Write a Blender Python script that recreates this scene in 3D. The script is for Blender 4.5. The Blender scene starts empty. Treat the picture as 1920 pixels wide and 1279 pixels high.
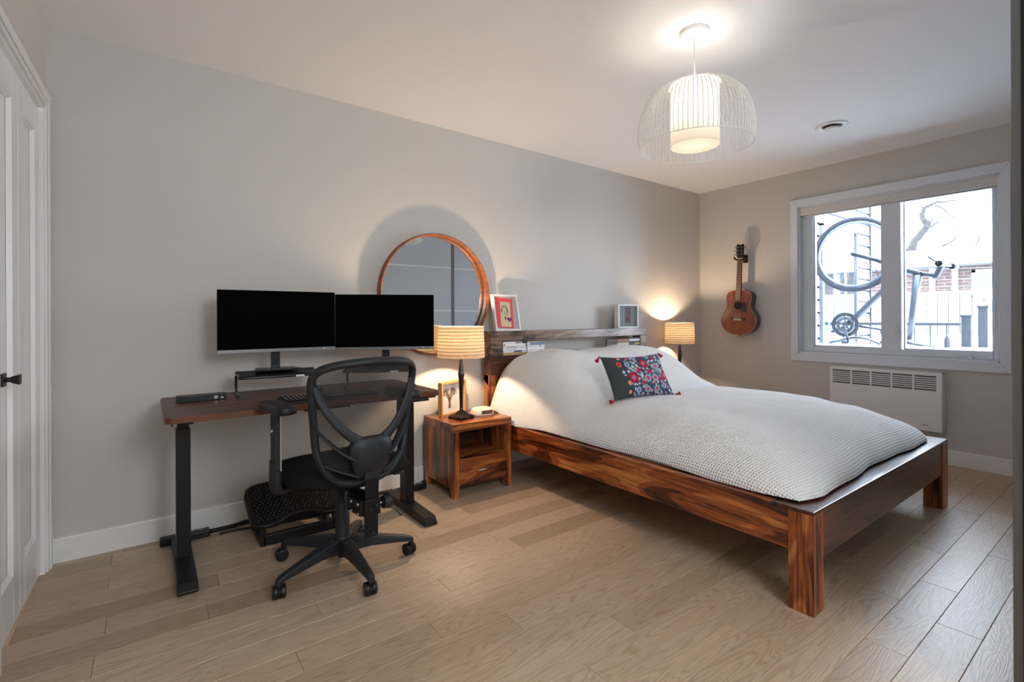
import bpy, bmesh, math, random
from mathutils import Vector, Matrix, Euler, noise
R = math.radians
PI = math.pi
SC = bpy.context.scene
COL = SC.collection
random.seed(7)

# ------------------------------------------------------------------ camera
F_PX, HY, YAW, CAMH, ROLL = 922.0, 597.0, 36.68, 1.105, 0.25
cd = bpy.data.cameras.new('camera'); cam = bpy.data.objects.new('camera', cd); COL.objects.link(cam)
cd.sensor_fit = 'HORIZONTAL'; cd.sensor_width = 36.0
cd.lens = 36.0 * F_PX / 1920.0
cd.shift_y = -(639.5 - HY) / 1920.0
cd.clip_start = 0.02; cd.clip_end = 200
_f = Vector((math.sin(R(YAW)), math.cos(R(YAW)), 0)); _r = Vector((_f.y, -_f.x, 0)); _u = Vector((0, 0, 1))
_r2 = _r * math.cos(R(ROLL)) - _u * math.sin(R(ROLL)); _u2 = _u * math.cos(R(ROLL)) + _r * math.sin(R(ROLL))
m = Matrix((_r2, _u2, -_f)).transposed().to_4x4(); m.translation = (0, 0, CAMH)
cam.matrix_world = m
SC.camera = cam

# ------------------------------------------------------------------ world, exposure
W = bpy.data.worlds.new('world'); SC.world = W; W.use_nodes = True
_n = W.node_tree.nodes; _l = W.node_tree.links
_bg = _n['Background']
_tc = _n.new('ShaderNodeTexCoord'); _sx = _n.new('ShaderNodeSeparateXYZ'); _cr = _n.new('ShaderNodeValToRGB')
_cr.color_ramp.elements[0].position = 0.0; _cr.color_ramp.elements[0].color = (0.93, 0.95, 1.0, 1)
_cr.color_ramp.elements[1].position = 1.0; _cr.color_ramp.elements[1].color = (0.60, 0.76, 1.0, 1)
_l.new(_tc.outputs['Generated'], _sx.inputs[0]); _l.new(_sx.outputs['Z'], _cr.inputs['Fac']); _l.new(_cr.outputs['Color'], _bg.inputs['Color'])
_bg.inputs['Strength'].default_value = 18.0
SC.view_settings.view_transform = 'Standard'; SC.view_settings.look = 'None'
SC.view_settings.gamma = 1.0; SC.view_settings.use_curve_mapping = False
SC.view_settings.exposure = 0.24
SC.cycles.max_bounces = 12; SC.cycles.diffuse_bounces = 8; SC.cycles.glossy_bounces = 6
SC.cycles.transmission_bounces = 8; SC.cycles.transparent_max_bounces = 24
SC.cycles.sample_clamp_indirect = 6.0
SC.cycles.caustics_reflective = False; SC.cycles.caustics_refractive = False
SC.cycles.use_denoising = True

def add_light(name, kind, loc, energy, color=(1, 1, 1), radius=0.03, rot=None, size=None):
    d = bpy.data.lights.new(name, kind); o = bpy.data.objects.new(name, d); COL.objects.link(o)
    o.location = loc; d.energy = energy; d.color = color
    if kind in ('POINT', 'SPOT'): d.shadow_soft_size = radius
    if rot: o.rotation_euler = rot
    if size: d.shape = 'RECTANGLE'; d.size, d.size_y = size
    return o
# daylight: portal that helps sample the sky through the window (adds no light of its own)
po = add_light('window_portal', 'AREA', (4.93, 1.38, 1.44), 1.0, rot=(0, R(90), 0), size=(1.25, 1.35))
po.data.cycles.is_portal = True
# lamps
WARM = (1.0, 0.73, 0.48)
WARM_N = (1.0, 0.88, 0.74)
add_light('pendant_bulb_light', 'POINT', (2.06, 1.33, 2.085), 9, WARM_N, 0.04)
add_light('table_lamp_bulb_light', 'POINT', (1.645, 2.765, 0.975), 32, WARM, 0.022)
add_light('table_lamp_bulb_light', 'POINT', (4.16, 2.86, 0.975), 24, WARM, 0.022)
# fill light added behind the camera to brighten the room, no fixture there
add_light('added_fill_light', 'POINT', (0.85, -1.45, 1.9), 115, (0.88, 0.94, 1.0), 0.45)

# ------------------------------------------------------------------ room constants
XR, YB, H = 4.80, 3.045, 2.44
XL = -0.355

# ------------------------------------------------------------------ materials
def newmat(name):
    mt = bpy.data.materials.new(name); mt.use_nodes = True
    return mt, mt.node_tree.nodes, mt.node_tree.links, mt.node_tree.nodes['Principled BSDF']
def pmat(name, col, rough=0.5, metal=0.0, bump=0.0, bscale=60.0, var=0.0, coat=0.0, spec=0.5, emis=None, estr=0.0):
    mt, n, l, b = newmat(name)
    b.inputs['Base Color'].default_value = (*col, 1); b.inputs['Roughness'].default_value = rough
    b.inputs['Metallic'].default_value = metal; b.inputs['Coat Weight'].default_value = coat
    b.inputs['Specular IOR Level'].default_value = spec
    if emis: b.inputs['Emission Color'].default_value = (*emis, 1); b.inputs['Emission Strength'].default_value = estr
    tc = n.new('ShaderNodeTexCoord'); nz = n.new('ShaderNodeTexNoise'); nz.inputs['Scale'].default_value = bscale
    nz.inputs['Detail'].default_value = 4
    l.new(tc.outputs['Object'], nz.inputs['Vector'])
    if bump:
        bp = n.new('ShaderNodeBump'); bp.inputs['Strength'].default_value = bump; bp.inputs['Distance'].default_value = 0.002
        l.new(nz.outputs['Fac'], bp.inputs['Height']); l.new(bp.outputs['Normal'], b.inputs['Normal'])
    mx = n.new('ShaderNodeMix'); mx.data_type = 'RGBA'
    mx.inputs['A'].default_value = (*[c * (1 - var) for c in col], 1); mx.inputs['B'].default_value = (*[min(1, c * (1 + var)) for c in col], 1)
    l.new(nz.outputs['Fac'], mx.inputs['Factor']); l.new(mx.outputs['Result'], b.inputs['Base Color'])
    return mt
def wood(name, cols, axis=0, scale=1.0, rough=0.35, coat=0.0, bump=0.15, stretch=7.0, dist=1.6, fine=0.35, spec=0.5, rnd=True, contrast=(0.28, 0.72), line_scale=90.0, ringf=44.0, ringa=0.055):
    """procedural timber: cols = list of colours from dark to light, grain along axis"""
    mt, n, l, b = newmat(name)
    tc = n.new('ShaderNodeTexCoord'); mp = n.new('ShaderNodeMapping')
    s = [1.0 * stretch] * 3; s[axis] = 1.0
    mp.inputs['Scale'].default_value = [x * scale for x in s]
    src = tc.outputs['Object']
    if rnd:
        oi = n.new('ShaderNodeObjectInfo'); ad = n.new('ShaderNodeVectorMath'); ad.operation = 'MULTIPLY_ADD'
        cmb = n.new('ShaderNodeCombineXYZ')
        for k in range(3): l.new(oi.outputs['Random'], cmb.inputs[k])
        l.new(cmb.outputs[0], ad.inputs[0]); ad.inputs[1].default_value = (37.0, 19.0, 53.0); l.new(src, ad.inputs[2]); src = ad.outputs[0]
    l.new(src, mp.inputs['Vector'])
    n1 = n.new('ShaderNodeTexNoise'); n1.inputs['Scale'].default_value = 1.0; n1.inputs['Detail'].default_value = 3.0
    n1.inputs['Distortion'].default_value = dist; n1.inputs['Roughness'].default_value = 0.45
    l.new(mp.outputs[0], n1.inputs['Vector'])
    # rings out of the noise field
    mu = n.new('ShaderNodeMath'); mu.operation = 'MULTIPLY'; mu.inputs[1].default_value = ringf; l.new(n1.outputs['Fac'], mu.inputs[0])
    sn = n.new('ShaderNodeMath'); sn.operation = 'SINE'; l.new(mu.outputs[0], sn.inputs[0])
    ra = n.new('ShaderNodeMath'); ra.operation = 'MULTIPLY_ADD'; ra.inputs[1].default_value = ringa; l.new(sn.outputs[0], ra.inputs[0]); l.new(n1.outputs['Fac'], ra.inputs[2])
    cr = n.new('ShaderNodeValToRGB'); el = cr.color_ramp.elements
    while len(el) < len(cols): el.new(0.5)
    for k, c in enumerate(cols):
        el[k].position = contrast[0] + (contrast[1] - contrast[0]) * k / (len(cols) - 1); el[k].color = (*c, 1)
    mp2 = n.new('ShaderNodeMapping'); s2 = [line_scale] * 3; s2[axis] = 3.0; mp2.inputs['Scale'].default_value = s2
    l.new(src, mp2.inputs['Vector'])
    n2 = n.new('ShaderNodeTexNoise'); n2.inputs['Scale'].default_value = 1.0; n2.inputs['Detail'].default_value = 4.0; l.new(mp2.outputs[0], n2.inputs['Vector'])
    rb = n.new('ShaderNodeMath'); rb.operation = 'MULTIPLY_ADD'; rb.inputs[1].default_value = 0.30; l.new(n2.outputs['Fac'], rb.inputs[0])
    rc_ = n.new('ShaderNodeMath'); rc_.operation = 'SUBTRACT'; rc_.inputs[1].default_value = 0.15; l.new(ra.outputs[0], rc_.inputs[0]); l.new(rc_.outputs[0], rb.inputs[2]); l.new(rb.outputs[0], cr.inputs['Fac'])
    mx = n.new('ShaderNodeMix'); mx.data_type = 'RGBA'; mx.blend_type = 'MULTIPLY'; mx.inputs['Factor'].default_value = fine
    l.new(cr.outputs['Color'], mx.inputs['A'])
    c2 = n.new('ShaderNodeValToRGB'); c2.color_ramp.elements[0].position = 0.35; c2.color_ramp.elements[1].position = 0.6
    c2.color_ramp.elements[0].color = (0.25, 0.2, 0.18, 1); l.new(n2.outputs['Fac'], c2.inputs['Fac']); l.new(c2.outputs['Color'], mx.inputs['B'])
    l.new(mx.outputs['Result'], b.inputs['Base Color'])
    b.inputs['Roughness'].default_value = rough; b.inputs['Coat Weight'].default_value = coat; b.inputs['Coat Roughness'].default_value = 0.12
    b.inputs['Specular IOR Level'].default_value = spec
    bp = n.new('ShaderNodeBump'); bp.inputs['Strength'].default_value = bump; bp.inputs['Distance'].default_value = 0.001
    l.new(n2.outputs['Fac'], bp.inputs['Height']); l.new(bp.outputs['Normal'], b.inputs['Normal'])
    return mt

def srgb(r, g, b_):
    f = lambda c: (c / 255 / 12.92) if c / 255 <= 0.04045 else ((c / 255 + 0.055) / 1.055) ** 2.4
    return (f(r), f(g), f(b_))

M = {}
M['wall'] = pmat('wall_paint', (0.565, 0.545, 0.515), 0.55, bump=0.25, bscale=160, var=0.015, spec=0.3)
M['ceiling'] = pmat('ceiling_paint', (0.775, 0.79, 0.815), 0.75, bump=0.1, bscale=120, var=0.01, spec=0.2)
M['white'] = pmat('white_trim', (0.78, 0.78, 0.77), 0.35, bump=0.03, bscale=40, var=0.01)
M['whitedoor'] = pmat('white_door', (0.88, 0.88, 0.88), 0.32, bump=0.03, bscale=40, var=0.01)
M['vinyl'] = pmat('white_vinyl', (0.68, 0.72, 0.78), 0.35, var=0.01)
M['blind'] = pmat('blind_fabric', (0.62, 0.61, 0.60), 0.7, var=0.02)
M['heater'] = pmat('heater_enamel', (0.78, 0.78, 0.80), 0.4, var=0.01)
M['dark'] = pmat('dark_void', (0.02, 0.02, 0.022), 0.7)
M['mid_dark'] = pmat('grille_back', (0.10, 0.10, 0.11), 0.7)
M['black'] = pmat('black_plastic', (0.008, 0.008, 0.009), 0.42, bump=0.15, bscale=400, var=0.1, spec=0.35)
M['blackgloss'] = pmat('black_gloss', (0.008, 0.008, 0.009), 0.22, var=0.1)
M['blackmetal'] = pmat('black_powder_coat', (0.006, 0.006, 0.007), 0.38, bump=0.1, bscale=500, var=0.1, spec=0.3)
M['chairplastic'] = pmat('chair_plastic', (0.014, 0.016, 0.019), 0.45, bump=0.25, bscale=500, var=0.15, spec=0.35)
M['fabric'] = pmat('black_fabric', (0.006, 0.006, 0.007), 0.9, bump=0.6, bscale=700, var=0.2, spec=0.2)
M['chrome'] = pmat('chrome', (0.75, 0.75, 0.76), 0.18, metal=1.0)
M['steel'] = pmat('brushed_steel', (0.55, 0.55, 0.55), 0.32, metal=1.0)
M['silver'] = pmat('silver_bezel', (0.20, 0.20, 0.205), 0.35, metal=0.6)
M['screen'] = pmat('black_screen', (0.0008, 0.0008, 0.001), 0.6, spec=0.02)
M['label'] = pmat('pale_label', (0.75, 0.75, 0.72), 0.5)
M['lampmetal'] = pmat('lamp_bronze', (0.020, 0.016, 0.014), 0.28, metal=0.5, var=0.3, bscale=30)
M['cream'] = pmat('cream_plastic', (0.72, 0.66, 0.55), 0.4)
M['lcd'] = pmat('clock_display', (0.10, 0.055, 0.04), 0.2)
M['whiteframe'] = pmat('white_frame_paint', (0.74, 0.74, 0.75), 0.4, var=0.02)
M['red_card'] = pmat('red_card', (0.72, 0.055, 0.065), 0.7, var=0.05)
M['beige_paper'] = pmat('beige_paper', (0.62, 0.53, 0.33), 0.8, var=0.08)
M['green_ink'] = pmat('green_ink', (0.02, 0.14, 0.09), 0.8)
M['purple'] = pmat('purple_felt', (0.20, 0.02, 0.18), 0.9, var=0.1)
M['paper'] = pmat('white_paper', (0.74, 0.72, 0.68), 0.8, var=0.02)
M['brownink'] = pmat('brown_print', (0.16, 0.095, 0.045), 0.8, var=0.2)
M['knob'] = pmat('dark_knob', (0.035, 0.032, 0.03), 0.4, metal=0.6)
M['gutter'] = pmat('floor_joint', (0.10, 0.075, 0.055), 0.8)
M['rubber'] = pmat('rubber', (0.035, 0.040, 0.048), 0.6, var=0.1)
M['bikemetal'] = pmat('bike_frame_paint', (0.04, 0.045, 0.055), 0.35, metal=0.3)
M['bikesilver'] = pmat('bike_alloy', (0.10, 0.11, 0.125), 0.35, metal=0.5)
M['rimmetal'] = pmat('rim_alloy', (0.22, 0.24, 0.27), 0.35, metal=0.5)
M['snow'] = pmat('snow', (0.90, 0.92, 0.95), 0.7, bump=0.4, bscale=8, var=0.02)
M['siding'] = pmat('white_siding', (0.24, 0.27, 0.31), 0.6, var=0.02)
M['siding_gap'] = pmat('siding_shadow_gap', (0.018, 0.02, 0.024), 0.7)
M['brick'] = pmat('red_brick', (0.105, 0.045, 0.03), 0.85, var=0.25, bscale=9)
M['mortar'] = pmat('mortar', (0.14, 0.115, 0.10), 0.9)
M['bark'] = pmat('tree_bark', (0.022, 0.020, 0.019), 0.9, var=0.3, bscale=20)
M['postdark'] = pmat('dark_post_snow_flecked', (0.030, 0.033, 0.037), 0.7, var=0.8, bscale=60)
M['raildark'] = pmat('dark_railing', (0.04, 0.042, 0.045), 0.5)
M['extmirror'] = pmat('reflecting_glass', (0.22, 0.25, 0.28), 0.04, metal=0.9)
M['extglass'] = pmat('house_window_glass', (0.05, 0.06, 0.06), 0.1)
M['bluecover'] = pmat('blue_tarp', (0.03, 0.06, 0.14), 0.6)
M['orange'] = pmat('orange_plastic', (0.55, 0.13, 0.03), 0.5)

SH = [srgb(46, 20, 12), srgb(98, 44, 20), srgb(138, 70, 32), srgb(168, 94, 44), srgb(190, 120, 62)]
for ax, nm in enumerate('xyz'):
    M['sheesham_' + nm] = wood('rosewood_' + nm, SH, ax, scale=1.5, rough=0.33, coat=0.2, stretch=6.0, dist=1.3, fine=0.55, contrast=(0.30, 0.68))
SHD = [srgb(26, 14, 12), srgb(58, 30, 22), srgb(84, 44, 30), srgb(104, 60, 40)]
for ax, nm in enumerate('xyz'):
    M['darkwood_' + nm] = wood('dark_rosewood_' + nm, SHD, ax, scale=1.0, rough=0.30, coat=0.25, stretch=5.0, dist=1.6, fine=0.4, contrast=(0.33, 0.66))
M['hbtop'] = wood('sheen_grey_rosewood', [srgb(52, 38, 34), srgb(104, 80, 66), srgb(134, 108, 90), srgb(150, 126, 106)], 0, scale=1.3, rough=0.35, coat=0.2, stretch=6.0, dist=1.6, fine=0.4, contrast=(0.33, 0.66))  # grey of the cool light sheen painted into the upper headboard colour
M['walnut'] = wood('walnut_laminate', [srgb(58, 32, 24), srgb(90, 52, 38), srgb(118, 74, 56)], 0, scale=0.8, rough=0.42, stretch=22.0, dist=0.3, fine=0.3, rnd=False, contrast=(0.36, 0.64))
M['walnut_edge'] = wood('walnut_edge', [srgb(70, 34, 14), srgb(118, 62, 26)], 0, scale=0.8, rough=0.42, stretch=22.0, dist=0.3, fine=0.3, rnd=False)
M['mirrorwood'] = wood('mirror_veneer', [srgb(118, 62, 26), srgb(160, 90, 38)], 1, scale=2.0, rough=0.4, stretch=9.0, dist=0.4, fine=0.3, rnd=False)
M['lightwood'] = wood('light_wood', [srgb(178, 134, 82), srgb(206, 164, 108)], 2, scale=2.0, rough=0.5, stretch=9.0, dist=0.4, fine=0.3)
M['guitartop'] = wood('guitar_mahogany', [srgb(98, 34, 20), srgb(138, 56, 32)], 2, scale=2.0, rough=0.3, coat=0.3, stretch=14.0, dist=0.3, fine=0.4, rnd=False)
M['guitarside'] = wood('guitar_side', [srgb(52, 20, 16), srgb(80, 32, 24)], 2, scale=2.0, rough=0.25, coat=0.4, stretch=14.0, dist=0.3, fine=0.4, rnd=False)
M['fretwood'] = wood('fretboard_wood', [srgb(92, 52, 32), srgb(134, 84, 56)], 2, scale=4.0, rough=0.5, stretch=10.0, dist=0.3, fine=0.3, rnd=False)

def oak_floor():
    mt, n, l, b = newmat('oak_plank')
    tc = n.new('ShaderNodeTexCoord'); oi = n.new('ShaderNodeObjectInfo')
    cmb = n.new('ShaderNodeCombineXYZ')
    for k in range(3): l.new(oi.outputs['Random'], cmb.inputs[k])
    ad = n.new('ShaderNodeVectorMath'); ad.operation = 'MULTIPLY_ADD'; ad.inputs[1].default_value = (31.0, 17.0, 9.0)
    l.new(cmb.outputs[0], ad.inputs[0]); l.new(tc.outputs['Object'], ad.inputs[2])
    mp = n.new('ShaderNodeMapping'); mp.inputs['Scale'].default_value = (1.35, 13.0, 1.0); l.new(ad.outputs[0], mp.inputs['Vector'])
    n1 = n.new('ShaderNodeTexNoise'); n1.inputs['Scale'].default_value = 1.0; n1.inputs['Detail'].default_value = 1.5
    n1.inputs['Roughness'].default_value = 0.4; n1.inputs['Distortion'].default_value = 0.5; l.new(mp.outputs[0], n1.inputs['Vector'])
    mu = n.new('ShaderNodeMath'); mu.operation = 'MULTIPLY'; mu.inputs[1].default_value = 120.0; l.new(n1.outputs['Fac'], mu.inputs[0])
    sn = n.new('ShaderNodeMath'); sn.operation = 'SINE'; l.new(mu.outputs[0], sn.inputs[0])
    g = n.new('ShaderNodeMapRange'); g.inputs['From Min'].default_value = 0.1; g.inputs['From Max'].default_value = 1.0; l.new(sn.outputs[0], g.inputs['Value'])
    # pores
    mp2 = n.new('ShaderNodeMapping'); mp2.inputs['Scale'].default_value = (14.0, 260.0, 1.0); l.new(ad.outputs[0], mp2.inputs['Vector'])
    n2 = n.new('ShaderNodeTexNoise'); n2.inputs['Scale'].default_value = 1.0; n2.inputs['Detail'].default_value = 3; l.new(mp2.outputs[0], n2.inputs['Vector'])
    p = n.new('ShaderNodeMapRange'); p.inputs['From Min'].default_value = 0.45; p.inputs['From Max'].default_value = 0.65; l.new(n2.outputs['Fac'], p.inputs['Value'])
    base = n.new('ShaderNodeValToRGB'); e = base.color_ramp.elements
    e[0].color = (*srgb(164, 141, 116), 1); e[1].color = (*srgb(192, 169, 144), 1)
    e.new(0.5).color = (*srgb(180, 157, 132), 1)
    wn = n.new('ShaderNodeTexWhiteNoise'); wn.noise_dimensions = '1D'; l.new(oi.outputs['Random'], wn.inputs['W']); l.new(wn.outputs['Value'], base.inputs['Fac'])
    m1 = n.new('ShaderNodeMix'); m1.data_type = 'RGBA'; m1.blend_type = 'MULTIPLY'; m1.inputs['B'].default_value = (0.66, 0.60, 0.55, 1)
    f1 = n.new('ShaderNodeMath'); f1.operation = 'MULTIPLY'; f1.inputs[1].default_value = 0.50; l.new(g.outputs[0], f1.inputs[0]); l.new(f1.outputs[0], m1.inputs['Factor'])
    l.new(base.outputs['Color'], m1.inputs['A'])
    m2 = n.new('ShaderNodeMix'); m2.data_type = 'RGBA'; m2.blend_type = 'MULTIPLY'; m2.inputs['B'].default_value = (0.74, 0.70, 0.66, 1)
    f2 = n.new('ShaderNodeMath'); f2.operation = 'MULTIPLY'; f2.inputs[1].default_value = 0.5; l.new(p.outputs[0], f2.inputs[0]); l.new(f2.outputs[0], m2.inputs['Factor'])
    l.new(m1.outputs['Result'], m2.inputs['A']); l.new(m2.outputs['Result'], b.inputs['Base Color'])
    b.inputs['Roughness'].default_value = 0.38
    ad2 = n.new('ShaderNodeMath'); ad2.operation = 'ADD'; l.new(g.outputs[0], ad2.inputs[0]); l.new(p.outputs[0], ad2.inputs[1])
    bp = n.new('ShaderNodeBump'); bp.inputs['Strength'].default_value = 0.16; bp.inputs['Distance'].default_value = 0.0006; bp.invert = True
    l.new(ad2.outputs[0], bp.inputs['Height']); l.new(bp.outputs['Normal'], b.inputs['Normal'])
    return mt
M['oak'] = oak_floor()

def shade_mat(name, col, tr_col, wave=True):
    mt, n, l, b = newmat(name)
    out = n['Material Output']; n.remove(b)
    d = n.new('ShaderNodeBsdfDiffuse'); t = n.new('ShaderNodeBsdfTranslucent'); mx = n.new('ShaderNodeMixShader'); mx.inputs[0].default_value = 0.5
    d.inputs['Color'].default_value = (*col, 1); t.inputs['Color'].default_value = (*tr_col, 1)
    l.new(d.outputs[0], mx.inputs[1]); l.new(t.outputs[0], mx.inputs[2]); l.new(mx.outputs[0], out.inputs['Surface'])
    if wave:
        tc = n.new('ShaderNodeTexCoord'); mp = n.new('ShaderNodeMapping'); mp.inputs['Scale'].default_value = (1, 1, 1)
        l.new(tc.outputs['UV'], mp.inputs[0])
        w = n.new('ShaderNodeTexWave'); w.bands_direction = 'Y'; w.inputs['Scale'].default_value = 2.5; w.inputs['Distortion'].default_value = 2.2
        w.inputs['Detail'].default_value = 1.0; w.inputs['Detail Scale'].default_value = 1.6
        l.new(mp.outputs[0], w.inputs['Vector'])
        c = n.new('ShaderNodeValToRGB'); c.color_ramp.elements[0].color = (*[x * 0.35 for x in tr_col], 1); c.color_ramp.elements[1].color = (*tr_col, 1)
        l.new(w.outputs['Color'], c.inputs['Fac']); l.new(c.outputs['Color'], t.inputs['Color'])
    return mt
M['shade'] = shade_mat('lamp_shade_fabric', (0.60, 0.50, 0.38), (0.085, 0.060, 0.036))
M['drum'] = shade_mat('pendant_drum_fabric', (0.70, 0.67, 0.60), (0.21, 0.197, 0.175), wave=False)

def glass_mat():
    mt, n, l, b = newmat('window_glass')
    out = n['Material Output']; n.remove(b)
    t = n.new('ShaderNodeBsdfTransparent'); g = n.new('ShaderNodeBsdfGlossy'); g.inputs['Roughness'].default_value = 0.02
    mx = n.new('ShaderNodeMixShader'); fr = n.new('ShaderNodeFresnel'); fr.inputs['IOR'].default_value = 1.25
    t.inputs['Color'].default_value = (0.95, 0.97, 0.98, 1)
    l.new(fr.outputs[0], mx.inputs[0]); l.new(t.outputs[0], mx.inputs[1]); l.new(g.outputs[0], mx.inputs[2]); l.new(mx.outputs[0], out.inputs['Surface'])
    return mt
M['glass'] = glass_mat()
def mesh_fabric():
    mt, n, l, b = newmat('chair_mesh_fabric')
    out = n['Material Output']
    b.inputs['Base Color'].default_value = (0.02, 0.02, 0.022, 1); b.inputs['Roughness'].default_value = 0.7
    t = n.new('ShaderNodeBsdfTransparent'); mx = n.new('ShaderNodeMixShader')
    tc = n.new('ShaderNodeTexCoord'); w = n.new('ShaderNodeTexWave'); w.bands_direction = 'X'; w.inputs['Scale'].default_value = 90.0
    l.new(tc.outputs['Object'], w.inputs['Vector'])
    mr = n.new('ShaderNodeMapRange'); mr.inputs['To Min'].default_value = 0.50; mr.inputs['To Max'].default_value = 0.72; l.new(w.outputs['Fac'], mr.inputs['Value'])
    l.new(mr.outputs[0], mx.inputs[0]); l.new(t.outputs[0], mx.inputs[1]); l.new(b.outputs[0], mx.inputs[2]); l.new(mx.outputs[0], out.inputs['Surface'])
    return mt
M['mesh'] = mesh_fabric()
def mirror_mat():
    mt, n, l, b = newmat('mirror_glass')
    b.inputs['Base Color'].default_value = (0.86, 0.88, 0.88, 1); b.inputs['Metallic'].default_value = 1.0; b.inputs['Roughness'].default_value = 0.01
    return mt
M['mirror'] = mirror_mat()
M['barwhite'] = pmat('white_glazing_bar', (0.95, 0.95, 0.95), 0.5)
M['closetglass'] = pmat('grey_lacquered_glass', (0.60, 0.65, 0.69), 0.25, var=0.01)
M['alu'] = pmat('grey_aluminium', (0.17, 0.17, 0.17), 0.45, metal=0.3)

def waffle():
    mt, n, l, b = newmat('white_waffle_cotton')
    tc = n.new('ShaderNodeTexCoord'); sp = n.new('ShaderNodeSeparateXYZ'); l.new(tc.outputs['UV'], sp.inputs[0])
    hs = []
    for k, per in (('X', 0.0135), ('Y', 0.0135)):
        mu = n.new('ShaderNodeMath'); mu.operation = 'MULTIPLY'; mu.inputs[1].default_value = 2 * PI / per; l.new(sp.outputs[k], mu.inputs[0])
        sn = n.new('ShaderNodeMath'); sn.operation = 'SINE'; l.new(mu.outputs[0], sn.inputs[0]); hs.append(sn)
    mxm = n.new('ShaderNodeMath'); mxm.operation = 'MAXIMUM'; l.new(hs[0].outputs[0], mxm.inputs[0]); l.new(hs[1].outputs[0], mxm.inputs[1])
    bp = n.new('ShaderNodeBump'); bp.inputs['Strength'].default_value = 0.65; bp.inputs['Distance'].default_value = 0.0045
    l.new(mxm.outputs[0], bp.inputs['Height'])
    nz = n.new('ShaderNodeTexNoise'); nz.inputs['Scale'].default_value = 5.0; nz.inputs['Detail'].default_value = 3; l.new(tc.outputs['Object'], nz.inputs['Vector'])
    b2 = n.new('ShaderNodeBump'); b2.inputs['Strength'].default_value = 0.35; b2.inputs['Distance'].default_value = 0.02
    l.new(nz.outputs['Fac'], b2.inputs['Height']); l.new(b2.outputs['Normal'], bp.inputs['Normal'])
    l.new(bp.outputs['Normal'], b.inputs['Normal'])
    mr = n.new('ShaderNodeMix'); mr.data_type = 'RGBA'; mr.inputs['A'].default_value = (0.66, 0.65, 0.63, 1); mr.inputs['B'].default_value = (0.84, 0.835, 0.82, 1)
    rg = n.new('ShaderNodeMapRange'); rg.inputs['From Min'].default_value = -1.0; rg.inputs['From Max'].default_value = 0.6; l.new(mxm.outputs[0], rg.inputs['Value'])
    l.new(rg.outputs[0], mr.inputs['Factor']); l.new(mr.outputs['Result'], b.inputs['Base Color'])
    b.inputs['Roughness'].default_value = 0.9; b.inputs['Specular IOR Level'].default_value = 0.15
    b.inputs['Sheen Weight'].default_value = 0.2
    return mt
M['waffle'] = waffle()
M['sheet'] = pmat('white_sheet', (0.78, 0.77, 0.74), 0.9, bump=0.3, bscale=40, var=0.02)

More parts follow.
